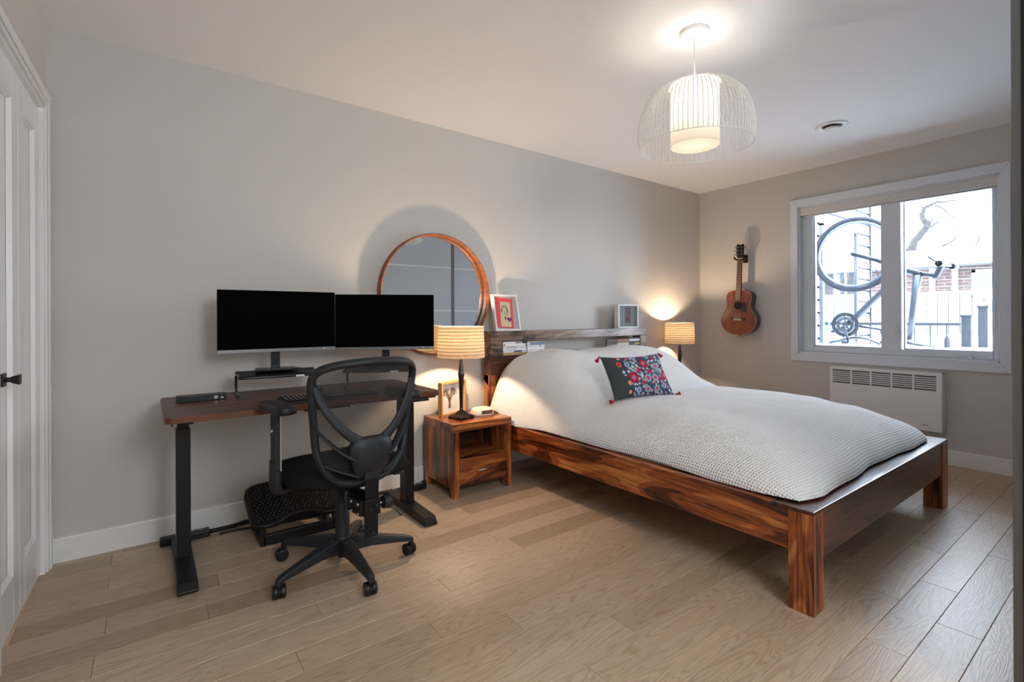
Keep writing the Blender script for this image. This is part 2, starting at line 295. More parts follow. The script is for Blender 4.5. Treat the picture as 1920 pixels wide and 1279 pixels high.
# ------------------------------------------------------------------ mesh builder
class MB:
    def __init__(s): s.v = []; s.f = []; s.sm = []; s.mi = []; s.uv = None
    def add(s, vs, fs, smooth=False, mi=0):
        o = len(s.v); s.v += [tuple(v) for v in vs]
        for f in fs: s.f.append([i + o for i in f]); s.sm.append(smooth); s.mi.append(mi)
        return s
    def box(s, x0, x1, y0, y1, z0, z1, mi=0, rot=None, c=None):
        vs = [(x0, y0, z0), (x1, y0, z0), (x1, y1, z0), (x0, y1, z0), (x0, y0, z1), (x1, y0, z1), (x1, y1, z1), (x0, y1, z1)]
        if rot is not None:
            cc = Vector(c if c else ((x0 + x1) / 2, (y0 + y1) / 2, (z0 + z1) / 2)); vs = [tuple(rot @ (Vector(v) - cc) + cc) for v in vs]
        return s.add(vs, [(0, 3, 2, 1), (4, 5, 6, 7), (0, 1, 5, 4), (1, 2, 6, 5), (2, 3, 7, 6), (3, 0, 4, 7)], False, mi)
    def cyl(s, a, b_, r0, r1=None, n=20, smooth=True, cap=True, mi=0):
        r1 = r0 if r1 is None else r1
        a = Vector(a); b_ = Vector(b_); d = (b_ - a).normalized()
        t = Vector((0, 0, 1)) if abs(d.z) < 0.9 else Vector((1, 0, 0)); u = d.cross(t).normalized(); w = d.cross(u)
        vs = []
        for p, r in ((a, r0), (b_, r1)):
            for k in range(n):
                an = 2 * PI * k / n; vs.append(p + (u * math.cos(an) + w * math.sin(an)) * r)
        fs = [(k, (k + 1) % n, n + (k + 1) % n, n + k) for k in range(n)]
        s.add(vs, fs, smooth, mi)
        if cap:
            o = len(s.v) - 2 * n
            s.f.append([o + k for k in range(n)][::-1]); s.sm.append(False); s.mi.append(mi)
            s.f.append([o + n + k for k in range(n)]); s.sm.append(False); s.mi.append(mi)
        return s
    def tube(s, pts, rad, n=10, closed=False, mi=0, cap=True, flat=None):
        """rad number or list; flat=(a,b) gives an elliptical section scale (first along 'up')"""
        P = [Vector(p) for p in pts]; N = len(P)
        rs = rad if isinstance(rad, (list, tuple)) else [rad] * N
        T = []
        for i in range(N):
            if closed: d = P[(i + 1) % N] - P[i - 1]
            else: d = P[min(i + 1, N - 1)] - P[max(i - 1, 0)]
            T.append(d.normalized())
        t0 = T[0]; ref = Vector((0, 0, 1)) if abs(t0.z) < 0.9 else Vector((0, 1, 0))
        u = (ref - t0 * ref.dot(t0)).normalized(); vs = []
        for i in range(N):
            u = (u - T[i] * u.dot(T[i])).normalized(); w = T[i].cross(u)
            fa, fb = flat if flat else (1, 1)
            for k in range(n):
                an = 2 * PI * k / n; vs.append(P[i] + u * math.cos(an) * rs[i] * fa + w * math.sin(an) * rs[i] * fb)
        fs = []
        for i in range(N if closed else N - 1):
            j = (i + 1) % N
            for k in range(n): fs.append((i * n + k, i * n + (k + 1) % n, j * n + (k + 1) % n, j * n + k))
        s.add(vs, fs, True, mi)
        if cap and not closed:
            o = len(s.v) - N * n
            s.f.append([o + k for k in range(n)][::-1]); s.sm.append(False); s.mi.append(mi)
            s.f.append([o + (N - 1) * n + k for k in range(n)]); s.sm.append(False); s.mi.append(mi)
        return s
    def lathe(s, prof, c=(0, 0, 0), n=32, mi=0, smooth=True, axis='z'):
        """prof = [(r, z)]"""
        vs = []
        for r, z in prof:
            for k in range(n):
                an = 2 * PI * k / n; x, y = r * math.cos(an), r * math.sin(an)
                if axis == 'z': vs.append((c[0] + x, c[1] + y, c[2] + z))
                elif axis == 'y': vs.append((c[0] + x, c[1] + z, c[2] + y))
                else: vs.append((c[0] + z, c[1] + x, c[2] + y))
        fs = []
        for i in range(len(prof) - 1):
            for k in range(n): fs.append((i * n + k, i * n + (k + 1) % n, (i + 1) * n + (k + 1) % n, (i + 1) * n + k))
        return s.add(vs, fs, smooth, mi)
    def prism(s, outline, a, b_, plane='xz', mi=0, smooth=False):
        """closed outline (2D) extruded from a to b_ along the missing axis"""
        n = len(outline)
        def P(p, q):
            if plane == 'xz': return (p[0], q, p[1])
            if plane == 'xy': return (p[0], p[1], q)
            return (q, p[0], p[1])
        vs = [P(p, a) for p in outline] + [P(p, b_) for p in outline]
        s.add(vs, [(k, (k + 1) % n, n + (k + 1) % n, n + k) for k in range(n)], smooth, mi)
        o = len(s.v) - 2 * n
        s.f.append([o + k for k in range(n)][::-1]); s.sm.append(False); s.mi.append(mi)
        s.f.append([o + n + k for k in range(n)]); s.sm.append(False); s.mi.append(mi)
        return s
    def grid(s, fn, nu, nv, mi=0, uvf=None, smooth=True):
        o = len(s.v)
        for j in range(nv + 1):
            for i in range(nu + 1): s.v.append(tuple(fn(i / nu, j / nv)))
        for j in range(nv):
            for i in range(nu):
                a = o + j * (nu + 1) + i; s.f.append([a, a + 1, a + nu + 2, a + nu + 1]); s.sm.append(smooth); s.mi.append(mi)
        if uvf:
            s.uv = {}
            for j in range(nv + 1):
                for i in range(nu + 1): s.uv[o + j * (nu + 1) + i] = uvf(i / nu, j / nv)
        return s
    def build(s, name, mats, parent=None, bevel=0.0, seg=2, loc=None, recalc=True, solid=0.0, subsurf=0, weld=False):
        me = bpy.data.meshes.new(name); me.from_pydata(s.v, [], s.f)
        me.polygons.foreach_set('use_smooth', s.sm); me.polygons.foreach_set('material_index', s.mi)
        if s.uv is not None:
            ul = me.uv_layers.new(name='UVMap')
            for lp in me.loops: ul.data[lp.index].uv = s.uv.get(lp.vertex_index, (0, 0))
        if recalc or weld:
            bm = bmesh.new(); bm.from_mesh(me)
            if weld: bmesh.ops.remove_doubles(bm, verts=bm.verts, dist=1e-5)
            bmesh.ops.recalc_face_normals(bm, faces=bm.faces); bm.to_mesh(me); bm.free()
        me.update()
        for mt in (mats if isinstance(mats, (list, tuple)) else [mats]): me.materials.append(M[mt] if isinstance(mt, str) else mt)
        o = bpy.data.objects.new(name, me); COL.objects.link(o)
        if parent: o.parent = parent
        if loc: o.location = loc
        if solid: md = o.modifiers.new('solid', 'SOLIDIFY'); md.thickness = solid; md.offset = -1
        if bevel:
            md = o.modifiers.new('bevel', 'BEVEL'); md.width = bevel; md.segments = seg; md.limit_method = 'ANGLE'; md.angle_limit = R(35)
            md.harden_normals = False
        if subsurf: md = o.modifiers.new('sub', 'SUBSURF'); md.levels = subsurf; md.render_levels = subsurf
        return o

def thing(name, label, cat, loc=(0, 0, 0), rz=0.0, group=None, rot=None):
    o = bpy.data.objects.new(name, None); COL.objects.link(o); o.location = loc
    o.rotation_euler = rot if rot else (0, 0, rz)
    o['label'] = label; o['category'] = cat
    if group: o['group'] = group
    return o
def tag(o, label, cat, group=None):
    o['label'] = label; o['category'] = cat
    if group: o['group'] = group
    return o
def struct(o): o['kind'] = 'structure'; return o
def stuff(o): o['kind'] = 'stuff'; return o
def copy_tree(o, parent=None):
    c = o.copy(); COL.objects.link(c); c.parent = parent
    for ch in list(o.children): copy_tree(ch, c)
    return c
def bezier(pts, n=12):
    """Catmull-Rom through pts"""
    P = [Vector(p) for p in pts]; out = []
    for i in range(len(P) - 1):
        p0 = P[max(i - 1, 0)]; p1 = P[i]; p2 = P[i + 1]; p3 = P[min(i + 2, len(P) - 1)]
        for k in range(n):
            t = k / n
            out.append(0.5 * ((2 * p1) + (p2 - p0) * t + (2 * p0 - 5 * p1 + 4 * p2 - p3) * t * t + (3 * p1 - p0 - 3 * p2 + p3) * t ** 3))
    out.append(P[-1]); return out
def rrect(x0, x1, y0, y1, r, n=6):
    out = []
    for cx, cy, a0 in ((x1 - r, y0 + r, -90), (x1 - r, y1 - r, 0), (x0 + r, y1 - r, 90), (x0 + r, y0 + r, 180)):
        for k in range(n + 1):
            a = R(a0 + 90 * k / n); out.append((cx + r * math.cos(a), cy + r * math.sin(a)))
    return out

exec_parts = []
# ================================================================== STRUCTURE
# floor: joint bed with planks as parts
fl = MB().box(-2.2, XR + 0.2, -2.6, YB + 0.2, -0.06, -0.010).build('floor', 'gutter'); struct(fl)
PW = 0.1237; Y0 = 0.512
known = {-1: [2.285, 3.125], 0: [1.98, 2.60], 1: [2.356, 2.97], 3: [1.675], 4: [1.12], 5: [1.375], 6: [1.68], 7: [1.075], 8: [0.82], 9: [1.495],
         12: [-0.14, 0.787, 1.40], 14: [-0.12], 15: [-0.376], 17: [-0.128], -2: [1.6], -3: [1.2]}
rp = random.Random(3)
k = -13
plank_cache = {}
while Y0 + PW * k < YB:
    ya = Y0 + PW * k; yb = min(ya + PW, YB)
    xs = list(known.get(k, []))
    if not xs: xs = [rp.uniform(0.1, 1.5)]
    while xs[-1] < XR - 0.9: xs.append(xs[-1] + rp.choice((0.62, 0.75, 0.93, 1.1, 1.22, 1.22)))
    while xs[0] > XL - 0.4: xs.insert(0, xs[0] - rp.choice((0.75, 0.93, 1.1, 1.22, 1.22)))
    xs = [x for x in xs if -1.6 < x < XR]
    xs.append(XR)
    if ya < -0.3: xs = xs[1:] if False else xs
    for a, b_ in zip(xs[:-1], xs[1:]):
        if b_ < XL - 0.18 and ya > -0.7: continue
        g = 0.0004; w2 = (b_ - a) / 2 - g; h2 = (yb - ya) / 2 - g
        o = MB().box(-w2, w2, -h2, h2, -0.012, 0.0).build('plank', 'oak', fl, bevel=0.0012, seg=1, loc=((a + b_) / 2, (ya + yb) / 2, 0))
    k += 1

# walls
struct(MB().box(-2.2, XR + 0.2, YB, YB + 0.12, -0.06, H + 0.1).build('wall_back', 'wall'))
WY0, WY1, WZ0, WZ1 = 0.72, 2.045, 0.777, 2.108      # window opening
wr = MB()
wr.box(XR, XR + 0.2, WY1, YB, 0, H); wr.box(XR, XR + 0.2, -2.6, WY0, 0, H)
wr.box(XR, XR + 0.2, WY0, WY1, 0, WZ0); wr.box(XR, XR + 0.2, WY0, WY1, WZ1, H)
struct(wr.build('wall_right', 'wall'))
# left wall, a touch out of square, with the closet opening
LA = R(-1.8)
def LP(d, s): # d = distance from the corner towards the camera, s = distance into the room from the wall face
    return (XL + s * math.cos(LA) + d * math.sin(LA), YB + s * math.sin(LA) - d * math.cos(LA))
OPA, OPB, OPZ = 0.095, 0.838, 2.045
lw = thing('x', 'x', 'x'); bpy.data.objects.remove(lw)
def lbox(mb, d0, d1, s0, s1, z0, z1):
    c = [LP(d0, s0), LP(d1, s0), LP(d1, s1), LP(d0, s1)]
    vs = [(p[0], p[1], z0) for p in c] + [(p[0], p[1], z1) for p in c]
    return mb.add(vs, [(0, 3, 2, 1), (4, 5, 6, 7), (0, 1, 5, 4), (1, 2, 6, 5), (2, 3, 7, 6), (3, 0, 4, 7)])
mb = MB(); lbox(mb, -0.12, OPA, -0.12, 0, 0, H); lbox(mb, OPB, 3.4, -0.12, 0, 0, H); lbox(mb, OPA, OPB, -0.12, 0, OPZ, H)
struct(mb.build('wall_left', 'wall'))
mb = MB(); lbox(mb, -0.1, 1.2, -0.75, -0.70, 0, H)
struct(mb.build('wall_closet_back', 'wall'))
# hall behind the camera
struct(MB().box(-2.2, XR + 0.2, -2.72, -2.6, -0.06, H + 0.1).build('wall_hall', 'wall'))
struct(MB().box(-0.42, -0.36, -2.6, -0.34, 0, H).build('wall_hall_side', 'wall'))
struct(MB().box(-2.2, XR + 0.2, -2.6, YB + 0.12, H, H + 0.08).build('ceiling', 'ceiling'))
# baseboards
bb = MB().prism([(0, 0), (0.014, 0), (0.014, 0.106), (0.010, 0.111), (0, 0.111)], 0, XR - XL, 'yz')
bb.v = [(x + XL, YB - y, z) for x, y, z in bb.v]
struct(bb.build('baseboard_back', 'white'))
bb = MB().prism([(0, 0), (0.014, 0), (0.014, 0.106), (0.010, 0.111), (0, 0.111)], 0.25, YB, 'xz')
bb.v = [(XR - x, y, z) for x, y, z in bb.v]
struct(bb.build('baseboard_right', 'white'))

# closet door on the left wall (casing = structure, leaves = parts of the door)
cs = MB()
CW = 0.058
for s0, s1, inset in ((0.0, 0.012, 0.0), (0.012, 0.018, 0.022)):
    lbox(cs, OPA - CW, OPA - inset, s0, s1, 0, OPZ + CW - 0.0)
    lbox(cs, OPB + inset, OPB + CW, s0, s1, 0, OPZ + CW)
    lbox(cs, OPA - inset, OPB + inset, s0, s1, OPZ + inset, OPZ + CW)
lbox(cs, OPA, OPA + 0.018, -0.12, 0.004, 0, OPZ); lbox(cs, OPB - 0.018, OPB, -0.12, 0.004, 0, OPZ); lbox(cs, OPA, OPB, -0.12, 0.004, OPZ - 0.018, OPZ)
struct(cs.build('door_1_casing', 'white', bevel=0.002))
dr = bpy.data.objects.new('door_1', None); COL.objects.link(dr); dr.location = (*LP(OPB, -0.03), 0); struct(dr)
ang = LA
def leaf(d0, d1, nm):
    mb = MB()
    def q(a, b_, s0, s1, z0, z1): lbox(mb, a, b_, s0, s1, z0, z1)
    st = 0.085; zt, zb = 1.905, 0.19; T = -0.010; B = -0.040
    q(d0, d0 + st, B, T, 0.012, 2.018); q(d1 - st, d1, B, T, 0.012, 2.018)
    q(d0 + st, d1 - st, B, T, 0.012, zb); q(d0 + st, d1 - st, B, T, zt, 2.018)
    q(d0 + st, d1 - st, B, T - 0.014, zb, zt)
    # moulding: bevelled slope round the panel
    a0, a1 = d0 + st, d1 - st; w = 0.014
    for (p, r_) in (((a0, zb, a1, zb), (a0 + w, zb + w, a1 - w, zb + w)), ((a0, zt, a1, zt), (a0 + w, zt - w, a1 - w, zt - w)),
                    ((a0, zb, a0, zt), (a0 + w, zb + w, a0 + w, zt - w)), ((a1, zb, a1, zt), (a1 - w, zb + w, a1 - w, zt - w))):
        vs = []
        for (dd, zz, s_) in ((p[0], p[1], T), (p[2], p[3], T), (r_[2], r_[3], T - 0.013), (r_[0], r_[1], T - 0.013)):
            c = LP(dd, s_); vs.append((c[0], c[1], zz))
        mb.add(vs, [(0, 1, 2, 3)])
    ox, oy, _ = dr.location
    mb.v = [(x - ox, y - oy, z) for x, y, z in mb.v]
    return mb.build('door_leaf', 'whitedoor', dr, bevel=0.0015, seg=1)
MID = 0.480
leaf(OPA + 0.021, MID - 0.001, 'a'); lf = leaf(MID + 0.001, OPB - 0.021, 'b')
kb = MB(); kx, ky = LP(0.700, -0.010); ox, oy, _ = dr.location
kd = Vector((math.cos(LA), math.sin(LA), 0)); kt = Vector((kd.y, -kd.x, 0)) # along the wall
def obox(mb, c, ex, ey, ez, hx, hy, hz):
    vs = [Vector(c) + ex * sx * hx + ey * sy * hy + ez * sz * hz for sz in (-1, 1) for sx, sy in ((-1, -1), (1, -1), (1, 1), (-1, 1))]
    return mb.add(vs, [(0, 3, 2, 1), (4, 5, 6, 7), (0, 1, 5, 4), (1, 2, 6, 5), (2, 3, 7, 6), (3, 0, 4, 7)])
kc = Vector((kx - ox, ky - oy, 0.905)); Z_ = Vector((0, 0, 1))
obox(kb, kc + kd * 0.003, kd, kt, Z_, 0.004, 0.022, 0.022)
kb.cyl(kc + kd * 0.005, kc + kd * 0.026, 0.009, 0.008, 14)
def frust(mb, c, d, t, h0, h1, L):
    vs = []
    for q, hh in ((0, h0), (L, h1)):
        for a, b_ in ((-1, -1), (1, -1), (1, 1), (-1, 1)): vs.append(Vector(c) + d * q + t * a * hh + Z_ * b_ * hh)
    return mb.add(vs, [(0, 3, 2, 1), (4, 5, 6, 7), (0, 1, 5, 4), (1, 2, 6, 5), (2, 3, 7, 6), (3, 0, 4, 7)])
frust(kb, kc + kd * 0.022, kd, kt, 0.010, 0.0175, 0.022)
kb.build('door_knob', 'knob', dr, bevel=0.001)

# ------------------------------------------------------------------ window
wn = bpy.data.objects.new('window_1', None); COL.objects.link(wn); wn.location = (XR, 1.38, WZ0); struct(wn)
WO = Vector((XR, 1.38, WZ0))
def wpart(mb, name, mat, bevel=0.0015, **kw):
    mb.v = [(v[0] - WO.x, v[1] - WO.y, v[2] - WO.z) for v in mb.v]
    return mb.build(name, mat, wn, bevel=bevel, seg=1, **kw)
CO0, CO1, CZ0, CZ1 = 0.662, 2.107, 0.708, 2.178
def mitre(side):
    x0, x1 = XR - 0.018, XR
    o = {'bottom': [(CO0, CZ0), (CO1, CZ0), (WY1, WZ0), (WY0, WZ0)], 'top': [(WY0, WZ1), (WY1, WZ1), (CO1, CZ1), (CO0, CZ1)],
         'left': [(WY1, WZ0), (CO1, CZ0), (CO1, CZ1), (WY1, WZ1)], 'right': [(CO0, CZ0), (WY0, WZ0), (WY0, WZ1), (CO0, CZ1)]}[side]
    wpart(MB().prism(o, x0, x1, 'yz'), 'window_casing', 'vinyl', bevel=0.002)
for s_ in ('bottom', 'top', 'left', 'right'): mitre(s_)
jb = MB(); XG = XR + 0.085
jb.box(XR, XR + 0.19, WY0 - 0.002, WY0 + 0.012, WZ0, WZ1); jb.box(XR, XR + 0.19, WY1 - 0.012, WY1 + 0.002, WZ0, WZ1)
jb.box(XR, XR + 0.19, WY0, WY1, WZ1 - 0.012, WZ1 + 0.002)
jb.box(XR - 0.0, XR + 0.19, WY0, WY1, WZ0 - 0.002, WZ0 + 0.014)
wpart(jb, 'window_jamb', 'vinyl')
GL0, GL1, GR0, GR1, GZ0, GZ1 = 1.428, 1.945, 0.762, 1.287, 0.842, 2.075
fr = MB(); X0_, X1_ = XR + 0.055, XR + 0.125
zt_ = WZ1 - 0.012; zb_ = WZ0 + 0.014
fr.box(X0_, X1_, GL1, WY1 - 0.012, zb_, zt_); fr.box(X0_, X1_, WY0 + 0.012, GR0, zb_, zt_)
fr.box(X0_, X1_, GR0, GL1, zb_, GZ0); fr.box(X0_, X1_, GR0, GL1, GZ1, zt_)
fr.box(X0_ - 0.004, X1_, GR1 + 0.012, GL0, GZ0 - 0.03, GZ1)
wpart(fr, 'window_frame', 'vinyl', bevel=0.004)
sh_ = MB()
for a, b_ in ((GL0, GL1), (GR0, GR1)):
    t_ = 0.010
    sh_.box(X0_ + 0.02, X1_ - 0.01, a, a + t_, GZ0, GZ1); sh_.box(X0_ + 0.02, X1_ - 0.01, b_ - t_, b_, GZ0, GZ1)
    sh_.box(X0_ + 0.02, X1_ - 0.01, a, b_, GZ0, GZ0 + t_); sh_.box(X0_ + 0.02, X1_ - 0.01, a, b_, GZ1 - t_, GZ1)
wpart(sh_, 'glazing_bead', 'vinyl', bevel=0.002)
for a, b_ in ((GL0, GL1), (GR0, GR1)):
    wpart(MB().box(XG + 0.01, XG + 0.014, a + 0.004, b_ - 0.004, GZ0 + 0.004, GZ1 - 0.004), 'window_pane', 'glass', bevel=0)
lt = MB().box(X0_ - 0.018, X0_ - 0.004, 1.318, 1.332, 0.965, 1.045); lt.box(X0_ - 0.03, X0_ - 0.016, 1.320, 1.330, 0.99, 1.03)
wpart(lt, 'window_latch', 'vinyl', bevel=0.003)
ck = MB().prism([(0.865, zb_ + 0.012), (0.885, zb_ + 0.030), (0.985, zb_ + 0.032), (1.008, zb_ + 0.012), (1.008, zb_), (0.865, zb_)], X0_ - 0.03, X0_, 'yz')
ck.box(X0_ - 0.036, X0_ - 0.028, 0.89, 0.97, zb_ + 0.012, zb_ + 0.02)
wpart(ck, 'window_crank', 'vinyl', bevel=0.003)
# roller blind
bl = thing('roller_blind', 'white roller blind cassette rolled up at the top of the window', 'blind', (XR + 0.03, 1.38, WZ1 - 0.02))
MB().box(-0.028, 0.03, -0.652, 0.652, -0.06, 0.008).build('blind_cassette', 'blind', bl, bevel=0.004)
MB().cyl((0.0, -0.63, -0.067), (0.0, 0.63, -0.067), 0.007, n=10).build('bottom_bar', 'vinyl', bl)
MB().tube([(0.012, -0.635, -0.06), (0.012, -0.637, -1.02), (0.012, -0.630, -1.04), (0.012, -0.622, -1.02), (0.012, -0.622, -0.06)], 0.0016, 6).build('bead_chain', 'vinyl', bl)
MB().lathe([(0.0, 0), (0.006, 0.004), (0.007, 0.02), (0.004, 0.045), (0, 0.047)], (0.012, -0.630, -1.07), 12).build('chain_weight', 'white', bl)

# ------------------------------------------------------------------ convector heater
ht = thing('wall_heater', 'white electric convector heater on the wall below the window', 'heater', (XR, 1.39, 0.243))
HW, HHt = 0.372, 0.442; xf = -0.082
bd = MB().box(xf + 0.012, -0.0, -HW + 0.01, HW - 0.01, 0.008, HHt - 0.008)
bd.build('heater_body', 'mid_dark', ht, bevel=0.004)
g0, g1 = HHt - 0.138, HHt - 0.026          # grille span in z
pn = MB()
pn.box(xf, xf + 0.014, -HW, HW, 0, g0); pn.box(xf, xf + 0.014, -HW, HW, g1, HHt)
pn.box(xf, xf + 0.014, -HW, -HW + 0.032, g0, g1); pn.box(xf, xf + 0.014, HW - 0.022, HW, g0, g1)
pn.box(xf + 0.012, 0, -HW, -HW + 0.006, 0.0, HHt); pn.box(xf + 0.012, 0, HW - 0.006, HW, 0.0, HHt); pn.box(xf + 0.012, 0, -HW, HW, HHt - 0.006, HHt)
pn.build('front_panel', 'heater', ht)
span0, span1 = -HW + 0.032, HW - 0.022
for k in range(1, 5):
    y = span0 + (span1 - span0) * k / 5
    MB().box(xf, xf + 0.008, y - 0.006, y + 0.006, g0, g1).build('grille_divider', 'heater', ht)
base = None
for k in range(1, 7):
    z = g0 + (g1 - g0) * k / 7
    MB().box(xf + 0.0005, xf + 0.010, span0, span1, z - 0.0042, z + 0.0042).build('louvre', 'heater', ht)
MB().lathe([(0, 0), (0.004, 0), (0.004, 0.001), (0, 0.001)], (xf - 0.0012, -0.262, 0.042), 12, axis='x').box(xf - 0.001, xf, -0.292, -0.269, 0.0405, 0.0435).build('maker_mark', 'mid_dark', ht)
MB().box(-0.001, 0.004, -0.3, 0.3, 0.05, 0.35).build('wall_bracket', 'mid_dark', ht)

# ------------------------------------------------------------------ ceiling vent
vt = thing('ceiling_vent', 'round white air vent on the ceiling beyond the pendant lamp', 'vent', (3.84, 1.415, H)); vt.scale = (1.25, 1.25, 1.25)
MB().lathe([(0.078, 0), (0.078, -0.004), (0.060, -0.010), (0.048, -0.006), (0.048, 0)], n=40).build('vent_ring', 'white', vt)
MB().lathe([(0.047, -0.001), (0.0, -0.001)], n=32).build('vent_throat', 'dark', vt)
MB().lathe([(0.0, -0.026), (0.034, -0.025), (0.040, -0.019), (0.034, -0.014), (0.0, -0.012)], n=36).build('vent_disc', 'white', vt)
MB().cyl((0, 0, -0.014), (0, 0, 0.0), 0.006, n=10).build('vent_stem', 'white', vt)

# ------------------------------------------------------------------ pendant lamp
pd = thing('pendant_lamp', 'white wire cage pendant lamp with glowing inner drum hanging from the ceiling', 'lamp', (2.06, 1.33, H))
MB().lathe([(0, -0.026), (0.055, -0.025), (0.064, -0.021), (0.066, -0.014), (0.066, 0.0)], n=40).build('canopy', 'white', pd)
MB().cyl((0, 0, -0.26), (0, 0, -0.02), 0.0026, n=8).lathe([(0.003, -0.035), (0.008, -0.03), (0.009, -0.022), (0.003, -0.022)], n=12).lathe([(0.003, -0.235), (0.006, -0.245), (0.006, -0.26), (0, -0.262)], n=12).build('cord', 'white', pd)
ZR = 1.903 - H; ZT = 2.196 - H
RC = 0.252
def cage_prof(t): # t 0 top .. 1 bottom
    pts = [(0.055, ZT + 0.002), (0.085, ZT), (0.14, ZT - 0.018), (0.19, ZT - 0.05), (0.228, ZT - 0.10), (0.250, ZT - 0.165), (0.257, ZT - 0.225), (0.254, ZR + 0.03), (0.250, ZR)]
    return pts
prof = [Vector((p[0], 0, p[1])) for p in cage_prof(0)]
path = bezier(prof, 4)
wire = MB().tube(path, 0.0021, 5)
w0 = wire.build('cage_wire', 'white', pd)
NW = 80
for k in range(1, NW):
    w = w0.copy(); COL.objects.link(w); w.rotation_euler = (0, 0, 2 * PI * k / NW)
def ring(r, z, rad=0.0022, n=72): return MB().tube([(r * math.cos(2 * PI * i / n), r * math.sin(2 * PI * i / n), z) for i in range(n)], rad, 6, closed=True)
ring(0.250, ZR, 0.0022).build('bottom_ring', 'white', pd)
ring(0.055, ZT + 0.002, 0.0022, 40).build('top_ring', 'white', pd)
sp_ = MB()
for k in range(4):
    a = PI / 4 + k * PI / 2; sp_.cyl((0, 0, ZT + 0.0), (0.107 * math.cos(a), 0.107 * math.sin(a), ZT - 0.05), 0.0016, n=6)
sp_.lathe([(0.0, 0.012), (0.009, 0.01), (0.009, -0.05), (0.0, -0.052)], (0, 0, ZT), 12)
sp_.build('lamp_holder', 'white', pd)
dm = MB(); dm.lathe([(0.107, ZR + 0.004), (0.107, ZT - 0.014)], n=56)
dm.build('inner_drum', 'drum', pd)
MB().lathe([(0.106, ZR + 0.006), (0.0, ZR + 0.006)], n=48).build('diffuser_disc', 'drum', pd)
bp_ = MB().lathe([(0.0, -0.045), (0.02, -0.04), (0.03, -0.02), (0.028, 0.0), (0.014, 0.03), (0.012, 0.05), (0, 0.05)], (0, 0, 2.085 - H), 20)
def bulb_glass(name, col, st):
    mt, n, l, b = newmat(name); out = n['Material Output']; n.remove(b)
    t = n.new('ShaderNodeBsdfTransparent'); e = n.new('ShaderNodeEmission'); e.inputs['Color'].default_value = (*col, 1); e.inputs['Strength'].default_value = st
    mx = n.new('ShaderNodeMixShader'); mx.inputs[0].default_value = 0.15
    l.new(t.outputs[0], mx.inputs[1]); l.new(e.outputs[0], mx.inputs[2]); l.new(mx.outputs[0], out.inputs['Surface']); return mt
M['bulb'] = bulb_glass('bulb_glass', (1.0, 0.82, 0.6), 30.0)
bo = bp_.build('bulb', 'bulb', pd)

# ================================================================== BED
BX0, BX1, BYF = 1.96, 3.765, 0.787
bed = thing('bed_frame', 'large rosewood bed frame with bookshelf headboard against the back wall', 'bed', (2.86, 1.88, 0))
BO = Vector((2.86, 1.88, 0))
def bpart(mb, name, mat, bevel=0.003, parent=None, origin=None, **kw):
    og = origin or BO
    mb.v = [(v[0] - og.x, v[1] - og.y, v[2] - og.z) for v in mb.v]
    return mb.build(name, mat, parent or bed, bevel=bevel, **kw)
RT, RB = 0.386, 0.222
for xa, xb in ((BX0, BX0 + 0.088), (BX1 - 0.11, BX1)):
    bpart(MB().box(xa, xb, BYF, BYF + 0.09, 0, RT - 0.012), 'bed_leg', 'sheesham_z')
bpart(MB().box(BX0 + 0.004, BX0 + 0.034, BYF + 0.09, 2.885, RB, RT), 'side_rail', 'sheesham_y')
bpart(MB().box(BX1 - 0.034, BX1 - 0.004, BYF + 0.09, 2.885, RB, RT), 'side_rail', 'sheesham_y')
bpart(MB().box(BX0 + 0.034, BX0 + 0.075, BYF + 0.10, 2.885, RT - 0.05, RT - 0.004), 'rail_ledge', 'sheesham_y')
bpart(MB().box(BX1 - 0.075, BX1 - 0.034, BYF + 0.10, 2.885, RT - 0.05, RT - 0.004), 'rail_ledge', 'sheesham_y')
bpart(MB().box(BX0 + 0.088, BX1 - 0.11, BYF + 0.004, BYF + 0.05, 0.195, RT - 0.012), 'foot_rail', 'darkwood_x')
bpart(MB().box(BX0 - 0.001, BX1 + 0.001, BYF - 0.001, BYF + 0.155, RT - 0.013, RT + 0.001), 'footboard_top', 'darkwood_x')
# slats under the mattress and a centre support leg
for k in range(11):
    y = 1.02 + k * 0.175
    bpart(MB().box(BX0 + 0.035, BX1 - 0.035, y, y + 0.08, 0.30, 0.318), 'slat', 'lightwood')
bpart(MB().box(2.82, 2.88, 0.96, 2.86, 0.235, 0.30), 'centre_beam', 'sheesham_y')
for y in (1.02, 1.9): bpart(MB().box(2.825, 2.875, y, y + 0.05, 0, 0.235), 'support_leg', 'whiteframe')
# headboard
HB0, HB1, HBY = 1.96, 3.69, 2.885
hbo = Vector((2.86, 1.88, 0))
bpart(MB().box(HB0, HB0 + 0.07, HBY + 0.03, 2.975, 0, 0.70), 'headboard_post', 'sheesham_z')
bpart(MB().box(HB1 - 0.07, HB1, HBY + 0.03, 2.975, 0, 0.70), 'headboard_post', 'sheesham_z')
bpart(MB().box(HB0 + 0.07, HB1 - 0.07, HBY + 0.035, 2.965, 0.20, 0.70), 'headboard_panel', 'sheesham_x')
bpart(MB().box(HB0 + 0.0, HB1, HBY, 2.975, 0.70, 0.835), 'shelf_board', 'darkwood_x')
bpart(MB().box(HB0 + 0.0, HB0 + 0.098, HBY, 2.975, 0.835, 0.945), 'shelf_cheek', 'hbtop')
bpart(MB().box(HB1 - 0.088, HB1, HBY, 2.975, 0.835, 0.945), 'shelf_cheek', 'hbtop')
bpart(MB().box(HB0 + 0.0, HB1, HBY, 2.975, 0.945, 1.013), 'top_beam', 'hbtop')
# curved corbel strip on the end face
bpart(MB().prism([(HBY, 0.70), (2.975, 0.70), (2.975, 0.66), (HBY + 0.03, 0.62), (HBY + 0.012, 0.66)], HB0, HB0 + 0.03, 'yz'), 'corbel', 'sheesham_z', bevel=0.001)

